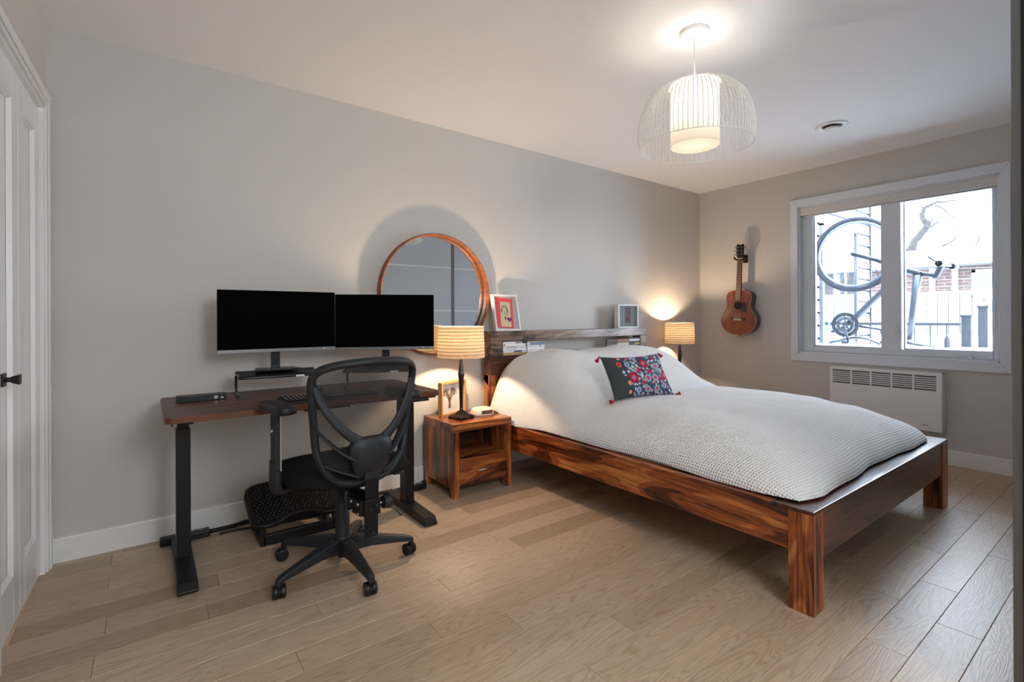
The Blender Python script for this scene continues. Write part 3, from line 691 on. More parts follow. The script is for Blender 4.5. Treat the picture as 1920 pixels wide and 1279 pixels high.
# books in the headboard niche
bk_i = [0]
def book(x0, x1, z0, z1, col, depth=0.13, label='', page_side=None, band=None, group='books in the headboard niche', y0=HBY + 0.006, rz=0.0):
    t = thing('book', label, 'book', ((x0 + x1) / 2, y0, z0), rz, group)
    w = (x1 - x0) / 2; h = z1 - z0
    mt = pmat('book_cover', col, 0.45)
    c = MB(); th = 0.0016
    if page_side:   # pages face the room, spine at the back
        c.box(-w, w, 0, depth, 0, th); c.box(-w, w, 0, depth, h - th, h); c.box(-w, w, depth - th, depth, 0, h)
        c.build('book_cover', mt, t); MB().box(-w + 0.003, w - 0.003, 0.004, depth - th, th, h - th).build('page_block', 'paper', t)
    else:
        c.box(-w, w, 0, depth, 0, th); c.box(-w, w, 0, depth, h - th, h); c.box(-w, w, 0, th, 0, h)
        c.build('book_cover', mt, t, bevel=0.0008, seg=1); MB().box(-w + 0.003, w - 0.003, th, depth - 0.003, th, h - th).build('page_block', 'paper', t)
    if band:
        a, b_, bc = band
        MB().box(-w + 2 * w * a, -w + 2 * w * b_, -0.0004, 0.0002, h * 0.15, h * 0.85).build('spine_print', pmat('spine_ink', bc, 0.5), t)
    return t
WB = (0.78, 0.77, 0.76)
z = 0.8352
S1 = [(0.018, (0.42, 0.27, 0.07), None, 'yellow-brown paperback at the bottom of the leftmost book stack'),
      (0.017, (0.66, 0.67, 0.72), (0.45, 0.8, (0.05, 0.06, 0.10)), 'pale paperback with navy spine print, second from bottom of leftmost stack'),
      (0.017, WB, (0.15, 0.55, (0.55, 0.5, 0.48)), 'white paperback third from the bottom of the leftmost stack'),
      (0.016, (0.72, 0.71, 0.72), (0.12, 0.6, (0.5, 0.46, 0.46)), 'off-white paperback fourth from the bottom of the leftmost stack'),
      (0.016, (0.80, 0.79, 0.78), (0.03, 0.08, (0.3, 0.05, 0.15)), 'white paperback with a dark red mark, fifth from bottom of leftmost stack')]
for i, (h, c, bnd, lb) in enumerate(S1):
    book(2.072 + 0.002 * (i % 2), 2.290 - 0.003 * i, z, z + h - 0.0004, c, label=lb, band=bnd); z += h
book(2.072, 2.248, z, z + 0.014, (0.80, 0.80, 0.80), label='short white book with grey print on top of the leftmost stack', band=(0.65, 0.97, (0.2, 0.2, 0.2)))
t = thing('card_box', 'small black box lying on the leftmost stack of books', 'box', (2.268, HBY + 0.006, z))
MB().box(-0.014, 0.014, 0, 0.05, 0, 0.014).build('box_body', 'black', t, bevel=0.001)
MB().box(-0.0145, 0.0145, -0.0005, 0.0505, 0.0085, 0.0142).build('box_lid', 'blackgloss', t, bevel=0.001)
z = 0.8352
S2 = [(0.018, (0.74, 0.74, 0.78), None, 'pale lilac paperback at the bottom of the second book stack from the left'),
      (0.017, (0.76, 0.76, 0.79), (0.7, 0.85, (0.5, 0.52, 0.56)), 'white paperback second from the bottom of the second stack from left'),
      (0.017, (0.80, 0.80, 0.82), None, 'white paperback in the middle of the second stack from the left'),
      (0.016, (0.72, 0.70, 0.71), (0.68, 0.76, (0.25, 0.05, 0.08)), 'white paperback with a dark red dot, under the blue book'),
      (0.020, (0.17, 0.23, 0.38), (0.0, 0.15, (0.7, 0.74, 0.8)), 'blue paperback near the top of the second stack from the left'),
      (0.008, (0.50, 0.49, 0.38), (0.8, 0.95, (0.3, 0.32, 0.2)), 'thin olive booklet on top of the second stack from the left')]
for i, (h, c, bnd, lb) in enumerate(S2):
    book(2.294 + 0.0015 * (i % 2), 2.468 - 0.002 * (i % 3), z, z + h - 0.0004, c, label=lb, band=bnd); z += h
z = 0.8352
for i, (h, c, pg, lb) in enumerate(((0.052, (0.45, 0.32, 0.24), True, 'thick book with cream page edges at the bottom of the third stack'),
                            (0.034, (0.23, 0.08, 0.03), False, 'reddish brown hardback on top of the third stack'))):
    book(3.302, 3.455, z, z + h - 0.0004, c, label=lb, page_side=pg, band=(0.1, 0.2, (0.5, 0.1, 0.06)) if not pg else None); z += h
z = 0.8352
S4 = [(0.012, (0.50, 0.46, 0.54), None, 'thin lilac book at the bottom of the rightmost stack'),
      (0.018, (0.03, 0.09, 0.12), (0.1, 0.6, (0.5, 0.55, 0.55)), 'dark teal book second from the bottom of the rightmost stack'),
      (0.020, (0.03, 0.035, 0.04), (0.5, 0.98, (0.55, 0.47, 0.13)), 'black book with a yellow spine label in the rightmost stack'),
      (0.012, (0.04, 0.045, 0.06), None, 'thin black book below the pale blue one, rightmost stack'),
      (0.020, (0.55, 0.60, 0.68), (0.05, 0.9, (0.75, 0.78, 0.82)), 'pale blue book near the top of the rightmost stack'),
      (0.012, (0.015, 0.015, 0.017), None, 'thin black book on top of the rightmost stack')]
for i, (h, c, bnd, lb) in enumerate(S4):
    book(3.458, 3.600 - 0.004 * (i % 2), z, z + h - 0.0004, c, label=lb, band=bnd); z += h

# mattress
mt_ = MB().box(BX0 + 0.085, BX1 - 0.10, 1.02, 2.86, 0.319, 0.445)
o = mt_.build('mattress', 'sheet', bevel=0.04, seg=4); tag(o, 'white mattress sheet edge showing under the waffle bedspread', 'mattress')

# bedspread
SX0, SX1, SY0, SY1 = 1.993, 3.735, 0.842, 2.872
def sstep(a, b_, x):
    t = max(0.0, min(1.0, (x - a) / (b_ - a))); return t * t * (3 - 2 * t)
def edge_rows(lo, hi, wlo, whi, n_edge, n_mid, plo, phi):
    """positions and heights (0..1) with a quarter-ellipse shoulder at each end"""
    out = []
    for k in range(n_edge):
        a = PI / 2 * k / n_edge; tq = 1 - math.cos(a); out.append((lo + wlo * tq, (1 - (1 - tq) ** 2.8) ** 0.55))
    for k in range(n_mid + 1):
        out.append((lo + wlo + (hi - whi - lo - wlo) * k / n_mid, 1.0))
    if whi > 0:
        for k in range(1, n_edge + 1):
            a = PI / 2 * k / n_edge; tq = 1 - math.sin(a); out.append((hi - whi + whi * (1 - tq), (1 - (1 - tq) ** 2.8) ** 0.55))
    return out
XRWS = edge_rows(SX0, SX1, 0.60, 0.60, 80, 40, 1, 1)
YRWS = edge_rows(SY0, SY1, 0.85, 0.0, 90, 110, 1, 1)
def blanket_pt(i, j):
    x, sx = XRWS[i]; y, sy = YRWS[j]
    z0 = 0.392 + 0.004 * math.sin(y * 9.0)
    # pillow mound
    my = sstep(2.03, 2.66, y) ** 1.15
    dip = 0.016 * math.exp(-((x - 2.72) / 0.16) ** 2)           # dip between the two pillows
    side = 1.0 - 0.35 * (1 - sx ** 0.7)
    top = 0.605 + 0.010 * math.sin((x - 2.0) * 1.8)
    h = (top - z0) * (sx ** (0.9)) * sy
    # steeper, fuller sides where the pillows are
    dd = min(x - SX0, SX1 - x); pm = 1 - math.exp(-(max(0.0, dd) / 0.085) ** 1.5)
    hm = (0.872 - top - dip) * my * pm
    if y > 2.80: hm -= 0.045 * sstep(2.80, 2.88, y) * my
    z = z0 + h + hm
    nz = Vector((x * 2.2, y * 2.2, 0.3))
    e = min(1.0, sx * sy * 1.4)
    z += e * 0.010 * noise.noise(nz) + e * 0.0045 * noise.noise(Vector((x * 9 + 3 * y, y * 5, 1.7)))
    # long soft creases running across the foot half and down the near side
    z += e * 0.0065 * math.sin(y * 24 + 3.5 * noise.noise(Vector((x * 2.5, y * 1.2, 4)))) * (0.4 + 0.6 * noise.noise(Vector((x * 1.5, y * 1.5, 9)))) * (1 - my)
    z += 0.020 * my * sx * noise.noise(Vector((x * 3.6, y * 4.2, 7.7)))
    z -= 0.016 * sx * math.exp(-((y - 2.12 - 0.05 * math.sin(x * 3)) / 0.07) ** 2)
    # edge wobble, and the drop that bulges out over the rail beside the pillows
    wob = 0.010 * noise.noise(Vector((x * 4, y * 4, 2.2)))
    dx = 0.0
    if x < SX0 + 0.4:
        q = 1 - (x - SX0) / 0.4
        dx = -q * (0.066 * sstep(2.35, 2.80, y) - 0.020 * sstep(1.0, 1.5, y) * (1 - sstep(1.9, 2.5, y))) + q * wob
        if q > 0.999: pass
        z += q ** 3 * 0.075 * sstep(2.58, 2.80, y)
    if x > SX1 - 0.4:
        q = 1 - (SX1 - x) / 0.4; dx = q * (0.03 * sstep(2.4, 2.8, y)) + q * wob
    dy = 0.0
    if y < SY0 + 0.3:
        q = 1 - (y - SY0) / 0.3; dy = q * wob * 1.4 + q * 0.012 * math.sin(x * 5)
    # rounded corner at the foot
    cxn = max(0.0, 1 - (x - SX0) / 0.16); cxf = max(0.0, 1 - (SX1 - x) / 0.16); cy = max(0.0, 1 - (y - SY0) / 0.16)
    dx += 0.028 * cxn * cy - 0.040 * cxf * cy; dy += 0.030 * (cxn + cxf) * cy
    return (x + dx, y + dy, z)
nu, nv = len(XRWS) - 1, len(YRWS) - 1
mb = MB(); mb.uv = {}
for j in range(nv + 1):
    su = 0.0; prev = None
    row = [blanket_pt(i, j) for i in range(nu + 1)]
    # arc length uv measured from the middle of the bed
    L = [0.0]
    for i in range(nu): L.append(L[-1] + (Vector(row[i + 1]) - Vector(row[i])).length)
    mid = L[nu // 2]
    for i in range(nu + 1):
        mb.v.append(row[i]); mb.uv[j * (nu + 1) + i] = [L[i] - mid, 0.0]
for i in range(nu + 1):
    acc = 0.0
    for j in range(nv + 1):
        if j: acc += (Vector(mb.v[j * (nu + 1) + i]) - Vector(mb.v[(j - 1) * (nu + 1) + i])).length
        mb.uv[j * (nu + 1) + i][1] = acc
for j in range(nv + 1):   # measure v from the head end so rows stay parallel
    for i in range(nu + 1): mb.uv[j * (nu + 1) + i][1] -= mb.uv[nv * (nu + 1) + i][1] if j == nv else 0
tot = [mb.uv[(nv - 1) * (nu + 1) + i][1] for i in range(nu + 1)]
for i in range(nu + 1): mb.uv[nv * (nu + 1) + i][1] = tot[i] + (Vector(mb.v[nv * (nu + 1) + i]) - Vector(mb.v[(nv - 1) * (nu + 1) + i])).length
for j in range(nv):
    for i in range(nu):
        a = j * (nu + 1) + i; mb.f.append([a, a + 1, a + nu + 2, a + nu + 1]); mb.sm.append(True); mb.mi.append(0)
o = mb.build('bedspread', 'waffle', recalc=False, solid=0.007)
tag(o, 'white waffle-weave bedspread pulled over the bed and its pillows', 'bedspread')

# ------------------------------------------------------------------ embroidered cushion
def cushion():
    t = thing('cushion', 'dark grey cushion embroidered with red and blue flowers and red tassels', 'cushion', (2.50, 2.03, 0.735), rot=(R(-32), R(-1.5), R(-16)))
    CWd, CHt, CT = 0.222, 0.152, 0.058
    NU, NV = 200, 124
    mb = MB()
    def fn(sgn):
        def f(u, v):
            a = u * 2 - 1; b_ = v * 2 - 1
            # pinched sides
            px = CWd * a * (1 - 0.075 * (1 - b_ * b_) ** 1 * (abs(a) ** 3))
            pz = CHt * b_ * (1 - 0.15 * (1 - a * a) * (abs(b_) ** 3))
            th = CT * ((1 - abs(a) ** 2.6) * (1 - abs(b_) ** 2.6)) ** 0.55
            wr = 0.004 * noise.noise(Vector((a * 3, b_ * 3, 5))) * (1 - a * a) * (1 - b_ * b_)
            return (px, sgn * (th + wr), pz)
        return f
    mb.grid(fn(-1), NU, NV); nfront = len(mb.v); mb.grid(fn(1), 60, 36)
    mt, n, l, b = newmat('embroidered_cloth')
    at = n.new('ShaderNodeVertexColor'); at.layer_name = 'print'
    l.new(at.outputs['Color'], b.inputs['Base Color']); b.inputs['Roughness'].default_value = 0.85; b.inputs['Specular IOR Level'].default_value = 0.2
    tcn = n.new('ShaderNodeTexCoord'); nzn = n.new('ShaderNodeTexNoise'); nzn.inputs['Scale'].default_value = 250; l.new(tcn.outputs['Object'], nzn.inputs['Vector'])
    bpn = n.new('ShaderNodeBump'); bpn.inputs['Strength'].default_value = 0.5; bpn.inputs['Distance'].default_value = 0.001; l.new(nzn.outputs['Fac'], bpn.inputs['Height']); l.new(bpn.outputs['Normal'], b.inputs['Normal'])
    o = mb.build('cushion_cover', mt, t, recalc=True)
    me = o.data
    GREY = srgb(64, 68, 70); NAVY = srgb(52, 62, 92); RED = srgb(196, 20, 56); PINK = srgb(206, 52, 110); BLUE = srgb(96, 122, 160)
    PALE = srgb(190, 206, 216); TEAL = srgb(88, 124, 134); PEACH = srgb(232, 150, 110); DRED = srgb(140, 16, 40)
    # flowers: (u, v, radius, kind) in units of half height; u 0..1.6, v 0..1
    FL = [(0.56, 0.40, 0.115, 'a'), (0.93, 0.70, 0.105, 'a'), (1.46, 0.42, 0.10, 'a'), (0.30, 0.72, 0.07, 'h'), (0.50, 0.70, 0.07, 'b'), (0.73, 0.86, 0.07, 'b'),
          (1.12, 0.90, 0.08, 'b'), (1.25, 0.62, 0.085, 'c'), (0.92, 0.36, 0.09, 'c'), (1.12, 0.36, 0.09, 'c'), (0.62, 0.12, 0.08, 'b'), (0.86, 0.12, 0.08, 'c'),
          (1.10, 0.12, 0.08, 'c'), (1.32, 0.18, 0.07, 'b'), (1.46, 0.74, 0.07, 'b'), (0.40, 0.10, 0.04, 'p'), (0.42, 0.30, 0.045, 'p'), (0.36, 0.88, 0.04, 'p'),
          (0.75, 0.55, 0.05, 'r'), (1.02, 0.50, 0.045, 'r'), (1.28, 0.84, 0.05, 'r'), (0.58, 0.90, 0.05, 'r'), (0.98, 0.94, 0.05, 'r'), (0.78, 0.28, 0.045, 'r'),
          (1.30, 0.34, 0.05, 'r'), (0.36, 0.54, 0.035, 'w'), (0.48, 0.54, 0.03, 'w'), (0.68, 0.72, 0.03, 'w'), (0.80, 0.45, 0.03, 'w'), (1.36, 0.54, 0.03, 'w'), (1.2, 0.75, 0.03, 'w')]
    rr = random.Random(5)
    for q in range(110): FL.append((rr.uniform(0.34, 1.55), rr.uniform(0.05, 0.95), rr.uniform(0.012, 0.022), rr.choice('wwrpb')))
    def paint(u, v):
        x = u * 1.6; y = v
        edge = 0.27 + 0.035 * math.sin(y * 23) + 0.03 * math.sin(y * 9)
        if x < edge: return GREY
        for fx_, fy_, fr_, k in FL:
            dx, dy = x - fx_, y - fy_; d = math.hypot(dx, dy)
            if d > fr_: continue
            q = d / fr_; an = math.atan2(dy, dx)
            if k == 'a': return BLUE if q < 0.28 else PALE if q < 0.36 else (RED if q < 0.86 + 0.10 * math.sin(an * 14) else DRED if q < 0.95 else GREY)
            if k == 'b': return BLUE if q < 0.5 else (PALE if q < 0.78 + 0.15 * math.sin(an * 8) else NAVY)
            if k == 'c': return PINK if (q < 0.5 and dx * dx < 0.35 * fr_ * fr_) else (PALE if int(q * 7) % 2 else TEAL)
            if k == 'h': return RED if q < 0.6 else PEACH if q < 0.8 else DRED
            if k == 'p': return PEACH
            if k == 'r': return RED if q < 0.75 else PINK
            if k == 'w': return PALE
        s_ = math.sin(x * 31 + 4 * math.sin(y * 12)) * math.sin(y * 27 + 3 * math.sin(x * 10))
        if x > edge + 0.22 and s_ > 0.55: return PALE
        if x > edge + 0.12 and s_ < -0.35: return NAVY
        if x > edge + 0.2 and abs(s_) < 0.10: return TEAL
        if y > 0.95 or (y < 0.06 and x > 0.6): return DRED if math.sin(x * 40) > 0 else PALE
        return GREY
    ca = me.color_attributes.new('print', 'FLOAT_COLOR', 'POINT')
    idx = 0
    for j in range(NV + 1):
        for i in range(NU + 1):
            ca.data[idx].color = (*paint(i / NU, j / NV), 1); idx += 1
    for q in range(idx, len(me.vertices)): ca.data[q].color = (*GREY, 1)
    M['tassel'] = pmat('red_tassel', srgb(170, 18, 44), 0.9, bump=0.5, bscale=200, var=0.2)
    for sx, sz, dxx, dzz in ((-1, 1, -0.03, -0.030), (1, 1, 0.02, -0.03), (-1, -1, -0.034, -0.006), (1, -1, 0.035, 0.004)):
        p = Vector((sx * CWd, 0, sz * CHt)); q = p + Vector((dxx, -0.012 if sz < 0 else 0.0, dzz))
        MB().tube([p, p + (q - p) * 0.25, p + (q - p) * 0.4, q], [0.004, 0.007, 0.006, 0.013], 12).build('tassel', 'tassel', t)
cushion()

# ================================================================== NIGHTSTANDS
def nightstand(loc, label):
    t = thing('nightstand', label, 'nightstand', loc, group='rosewood nightstands beside the bed')
    W_, D_, H_ = 0.22, 0.20, 0.455
    MB().box(-W_, W_, -D_, D_, H_ - 0.048, H_).build('table_top', 'sheesham_x', t, bevel=0.003)
    for sx in (-1, 1):
        xa, xb = (-W_, -W_ + 0.042) if sx < 0 else (W_ - 0.042, W_)
        MB().box(xa, xb, -D_, -D_ + 0.045, 0, H_ - 0.048).build('leg', 'sheesham_z', t, bevel=0.003)
        MB().box(xa, xb, D_ - 0.045, D_, 0, H_ - 0.048).build('leg', 'sheesham_z', t, bevel=0.003)
        q = 0.006 if sx < 0 else -0.006
        MB().box(min(xa + q, xa + q + 0.03), xa + q + 0.03, -D_ + 0.045, D_ - 0.045, 0.055, H_ - 0.048).build('side_panel', 'sheesham_z', t, bevel=0.001)
    MB().box(-W_ + 0.042, W_ - 0.042, -D_ + 0.006, D_ - 0.01, 0.215, 0.235).build('shelf', 'sheesham_x', t, bevel=0.001)
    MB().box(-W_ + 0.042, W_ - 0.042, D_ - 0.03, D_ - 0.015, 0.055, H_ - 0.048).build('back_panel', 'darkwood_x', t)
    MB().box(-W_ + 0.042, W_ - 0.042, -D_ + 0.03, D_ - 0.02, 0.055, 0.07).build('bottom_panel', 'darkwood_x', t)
    d = MB().box(-W_ + 0.044, W_ - 0.044, -D_ + 0.003, -D_ + 0.023, 0.075, 0.232).build('drawer', 'sheesham_x', t, bevel=0.002)
    h = MB().cyl((-0.055, -D_ - 0.022, 0.155), (0.055, -D_ - 0.022, 0.155), 0.0045, n=12)
    for s in (-1, 1): h.cyl((0.032 * s, -D_ - 0.022, 0.155), (0.032 * s, -D_ + 0.004, 0.155), 0.004, n=8)
    h.build('handle', 'steel', d)
    return t
nightstand((1.72, 2.815, 0), 'rosewood nightstand with drawer between the desk and the bed')
nightstand((4.155, 2.815, 0), 'rosewood nightstand on the far side of the bed under the lamp')

# ------------------------------------------------------------------ table lamps
def table_lamp(loc, label, rs, uvrep=1.0):
    t = thing('table_lamp', label, 'lamp', loc, R(12), 'bedside table lamps')
    z0 = 0.0
    b_ = MB()
    # stepped square foot on four pads
    def sq(r, z): return [(-r, -r, z), (r, -r, z), (r, r, z), (-r, r, z)]
    lv = [(0.058, 0.008), (0.060, 0.016), (0.050, 0.024), (0.034, 0.030), (0.022, 0.042), (0.014, 0.052)]
    vs = []; fs = []
    for r, z in lv: vs += sq(r, z)
    for i in range(len(lv) - 1):
        for k in range(4): fs.append((i * 4 + k, i * 4 + (k + 1) % 4, (i + 1) * 4 + (k + 1) % 4, (i + 1) * 4 + k))
    fs.append((3, 2, 1, 0)); fs.append(tuple(range(len(vs) - 4, len(vs))))
    b_.add(vs, fs)
    for sx in (-1, 1):
        for sy in (-1, 1): b_.box(sx * 0.05 - 0.010, sx * 0.05 + 0.010, sy * 0.05 - 0.010, sy * 0.05 + 0.010, 0, 0.010)
    b_.build('lamp_foot', 'lampmetal', t, bevel=0.001)
    MB().lathe([(0.012, 0.050), (0.013, 0.06), (0.0105, 0.07), (0.0115, 0.10), (0.015, 0.22), (0.0185, 0.268), (0.0205, 0.283), (0.0205, 0.292), (0.018, 0.305), (0.012, 0.36), (0.0085, 0.400), (0.0085, 0.46), (0.013, 0.462), (0.013, 0.495), (0, 0.497)], n=10, smooth=False).build('lamp_stem', 'lampmetal', t)
    # shade with uv for the wavy print
    zb, zt = 0.398, 0.598; mb = MB(); N = 64
    mb.grid(lambda u, v: ((rs + (rs * 0.955 - rs) * v) * math.cos(2 * PI * u), (rs + (rs * 0.955 - rs) * v) * math.sin(2 * PI * u), zb + (zt - zb) * v), N, 6, uvf=lambda u, v: (u * 16 * uvrep, v * 1.2))
    sh = mb.build('lamp_shade', 'shade', t)
    rg = MB()
    for r, z in ((rs, zb), (rs * 0.955, zt)): rg.tube([(r * math.cos(2 * PI * i / 48), r * math.sin(2 * PI * i / 48), z) for i in range(48)], 0.0014, 5, closed=True)
    rg.build('shade_ring', 'cream', sh)
    hp = MB()
    for k in range(3):
        a = 2 * PI * k / 3; hp.cyl((0, 0, zb + 0.045), (rs * 0.99 * math.cos(a), rs * 0.99 * math.sin(a), zb + 0.02), 0.0012, n=5)
    hp.build('shade_spider', 'lampmetal', t)
    MB().lathe([(0, 0.585 - 0.03), (0.018, 0.545), (0.024, 0.525), (0.018, 0.505), (0.012, 0.495)], n=16).build('bulb', 'lampbulb', t)
    return t
M['lampbulb'] = bulb_glass('lamp_bulb_glass', (1.0, 0.7, 0.4), 30.0)
table_lamp((1.645, 2.765, 0.455), 'lit table lamp with cream drum shade on the nightstand beside the desk', 0.154)
table_lamp((4.16, 2.86, 0.455), 'lit table lamp with cream shade in the far corner beyond the bed', 0.140, 0.9)

# ------------------------------------------------------------------ wooden box picture with a tree
t = thing('picture_frame', 'light wood box frame with brown tree print on the nightstand', 'picture frame', (1.558, 2.868, 0.455), R(20.5))
FW_, FH_, FD_ = 0.262, 0.226, 0.034
f_ = MB(); b0 = 0.014
f_.box(0, b0, 0, FD_, 0, FH_); f_.box(FW_ - b0, FW_, 0, FD_, 0, FH_); f_.box(b0, FW_ - b0, 0, FD_, 0, b0); f_.box(b0, FW_ - b0, 0, FD_, FH_ - b0, FH_)
f_.build('frame', 'lightwood', t, bevel=0.001)
MB().box(b0, FW_ - b0, FD_ - 0.012, FD_ - 0.004, b0, FH_ - b0).build('backing_paper', 'paper', t)
tr = MB(); rt = random.Random(11); yy = FD_ - 0.013
cx_, cz_ = FW_ * 0.40, 0.045
tr.prism([(cx_ - 0.011, cz_), (cx_ + 0.011, cz_), (cx_ + 0.010, cz_ + 0.045), (cx_ + 0.018, cz_ + 0.062), (cx_ - 0.018, cz_ + 0.062), (cx_ - 0.009, cz_ + 0.045)], yy, yy + 0.0008, 'xz')
for k in range(11):
    a = PI * (0.08 + 0.84 * k / 10); ex_, ez_ = cx_ + 0.062 * math.cos(a), cz_ + 0.064 + 0.058 * math.sin(a) + abs(math.cos(a)) * 0.02
    dx_, dz_ = ex_ - cx_, ez_ - (cz_ + 0.055); ll_ = math.hypot(dx_, dz_); nx_, nz_ = -dz_ / ll_ * 0.0016, dx_ / ll_ * 0.0016
    tr.prism([(cx_ - nx_, cz_ + 0.055 - nz_), (ex_ - nx_ * 0.4, ez_ - nz_ * 0.4), (ex_ + nx_ * 0.4, ez_ + nz_ * 0.4), (cx_ + nx_, cz_ + 0.055 + nz_)], yy, yy + 0.0006, 'xz')
for k in range(520):
    a = rt.uniform(0.05, PI - 0.05); r = 0.074 * math.sqrt(rt.uniform(0.02, 1))
    x = cx_ + r * math.cos(a) * 1.05; zz = cz_ + 0.062 + r * math.sin(a) * 0.95 + abs(math.cos(a)) * 0.022
    if abs(x - cx_) < 0.014 and zz > cz_ + 0.10: continue
    s = rt.uniform(0.0012, 0.0026); th = rt.uniform(0, PI)
    tr.prism([(x + s * math.cos(th + q) * (1.5 if q_ % 2 else 0.8), zz + s * math.sin(th + q)) for q_, q in enumerate((0, PI / 2, PI, 3 * PI / 2))], yy, yy + 0.0006, 'xz')
stuff(tr.build('tree_print', 'brownink', t))

# ------------------------------------------------------------------ clock radio
t = thing('alarm_clock', 'small cream digital alarm clock on the nightstand behind the lamp', 'clock', (1.822, 2.79, 0.455), R(-4))
mb = MB(); NCL = 32
lv = [(1.0, 0.0), (1.04, 0.006), (1.02, 0.016), (0.93, 0.036), (0.80, 0.047), (0.55, 0.052), (0.2, 0.053)]
for sc_, z in lv:
    for k in range(NCL):
        a = 2 * PI * k / NCL; c_, s_ = math.cos(a), math.sin(a)
        mb.v.append((0.075 * sc_ * math.copysign(abs(c_) ** 0.55, c_), 0.052 * sc_ * math.copysign(abs(s_) ** 0.55, s_), z))
for q in range(len(lv) - 1):
    for k in range(NCL): mb.f.append([q * NCL + k, q * NCL + (k + 1) % NCL, (q + 1) * NCL + (k + 1) % NCL, (q + 1) * NCL + k]); mb.sm.append(True); mb.mi.append(0)
mb.f.append(list(range(NCL))); mb.sm.append(False); mb.mi.append(0); mb.f.append([(len(lv) - 1) * NCL + k for k in range(NCL)]); mb.sm.append(True); mb.mi.append(0)
mb.build('clock_body', 'cream', t)
mb = MB().prism([(-0.0560, 0.013), (-0.0515, 0.035), (-0.045, 0.035), (-0.050, 0.013)], -0.030, 0.052, 'yz')
mb.build('clock_display', 'lcd', t, bevel=0.001)
mb = MB().box(-0.025, 0.015, -0.012, 0.008, 0.050, 0.054); mb.build('snooze_button', 'cream', t, bevel=0.003)

# ------------------------------------------------------------------ framed pictures on the headboard
def box_frame(name, label, loc, rot, w, h, d, b, mat):
    t = thing(name, label, 'picture frame', loc, rot=rot)
    f_ = MB(); f_.box(0, b, 0, d, 0, h); f_.box(w - b, w, 0, d, 0, h); f_.box(b, w - b, 0, d, 0, b); f_.box(b, w - b, 0, d, h - b, h)
    f_.build('frame', mat, t, bevel=0.001)
    return t
t = box_frame('picture_frame', 'white frame with red card, green figure and purple heart on the headboard', (2.022, 2.902, 1.0135), (R(-12), 0, 0), 0.228, 0.275, 0.028, 0.014, 'whiteframe')
MB().box(0.014, 0.214, 0.020, 0.024, 0.014, 0.261).build('backing_paper', pmat('grey_mount', (0.48, 0.48, 0.50), 0.6), t)
rot = Matrix.Rotation(R(4), 3, 'Y')
MB().box(0.032, 0.182, 0.0165, 0.0185, 0.024, 0.252, rot=rot).build('red_card', 'red_card', t)
MB().box(0.066, 0.158, 0.015, 0.016, 0.034, 0.222, rot=rot).build('beige_card', 'beige_paper', t)
g_ = MB()
arc = [(0.105 + 0.026 * math.cos(a), 0.0138, 0.140 + 0.050 * math.sin(a) ** 0.8 if math.sin(a) > 0 else 0.14) for a in [PI * k / 14 for k in range(15)]]
g_.tube(arc, 0.0035, 6, flat=(1, 1)); g_.tube([(0.090, 0.0138, 0.124), (0.100, 0.0138, 0.127)], 0.002, 5); g_.tube([(0.116, 0.0138, 0.126), (0.128, 0.0138, 0.122)], 0.0025, 5); g_.tube([(0.104, 0.0138, 0.112), (0.108, 0.0138, 0.100), (0.106, 0.0138, 0.088)], [0.002, 0.0058, 0.003], 8); g_.tube([(0.103, 0.0138, 0.150), (0.108, 0.0138, 0.140), (0.104, 0.0138, 0.132)], 0.0014, 5)
g_.build('green_drawing', 'green_ink', t)
hp_ = []
for k in range(28):
    a = 2 * PI * k / 28; hx = 16 * math.sin(a) ** 3; hz = 13 * math.cos(a) - 5 * math.cos(2 * a) - 2 * math.cos(3 * a) - math.cos(4 * a)
    hp_.append((0.140 + hx * 0.00125, 0.088 + hz * 0.00125))
MB().prism(hp_, 0.011, 0.0145, 'xz').build('felt_heart', 'purple', t)
# second frame: mirrored box
t = box_frame('picture_frame', 'small square white box frame with pink picture at far end of headboard', (3.335, 2.910, 1.0135), (0, 0, R(-8)), 0.235, 0.212, 0.055, 0.015, 'whiteframe')
MB().box(0.015, 0.220, 0.030, 0.034, 0.015, 0.197).build('backing_paper', pmat('pale_mount', (0.60, 0.64, 0.68), 0.5), t)
MB().box(0.105, 0.165, 0.026, 0.030, 0.045, 0.185, ).build('photo_print', pmat('pink_print', (0.42, 0.25, 0.26), 0.5, var=0.5, bscale=60), t)
MB().prism([(0.125 + 0.011 * math.cos(a * PI / 6), 0.085 + 0.011 * math.sin(a * PI / 6)) for a in range(12)], 0.0245, 0.026, 'xz').build('red_dot', 'red_card', t)
mb = MB().box(0.015, 0.220, 0.006, 0.008, 0.015, 0.197); mb.build('glass_front', 'glass', t)

# ------------------------------------------------------------------ round mirror
t = thing('wall_mirror', 'large round wall mirror with deep wooden rim behind the right monitor', 'mirror', (1.603, YB, 1.270))
RO_, TH_ = 0.415, 0.012
MB().lathe([(RO_, -0.001), (RO_, -0.060), (RO_ - 0.002, -0.062), (RO_ - 0.008, -0.062), (RO_ - 0.010, -0.060), (RO_ - TH_ - 0.003, -0.001), (RO_, -0.001)], n=128, axis='y').build('mirror_rim', 'mirrorwood', t)
MB().lathe([(RO_ - TH_ - 0.001, -0.006), (0.0, -0.006)], n=96, axis='y', smooth=False).build('mirror_glass', 'mirror', t)

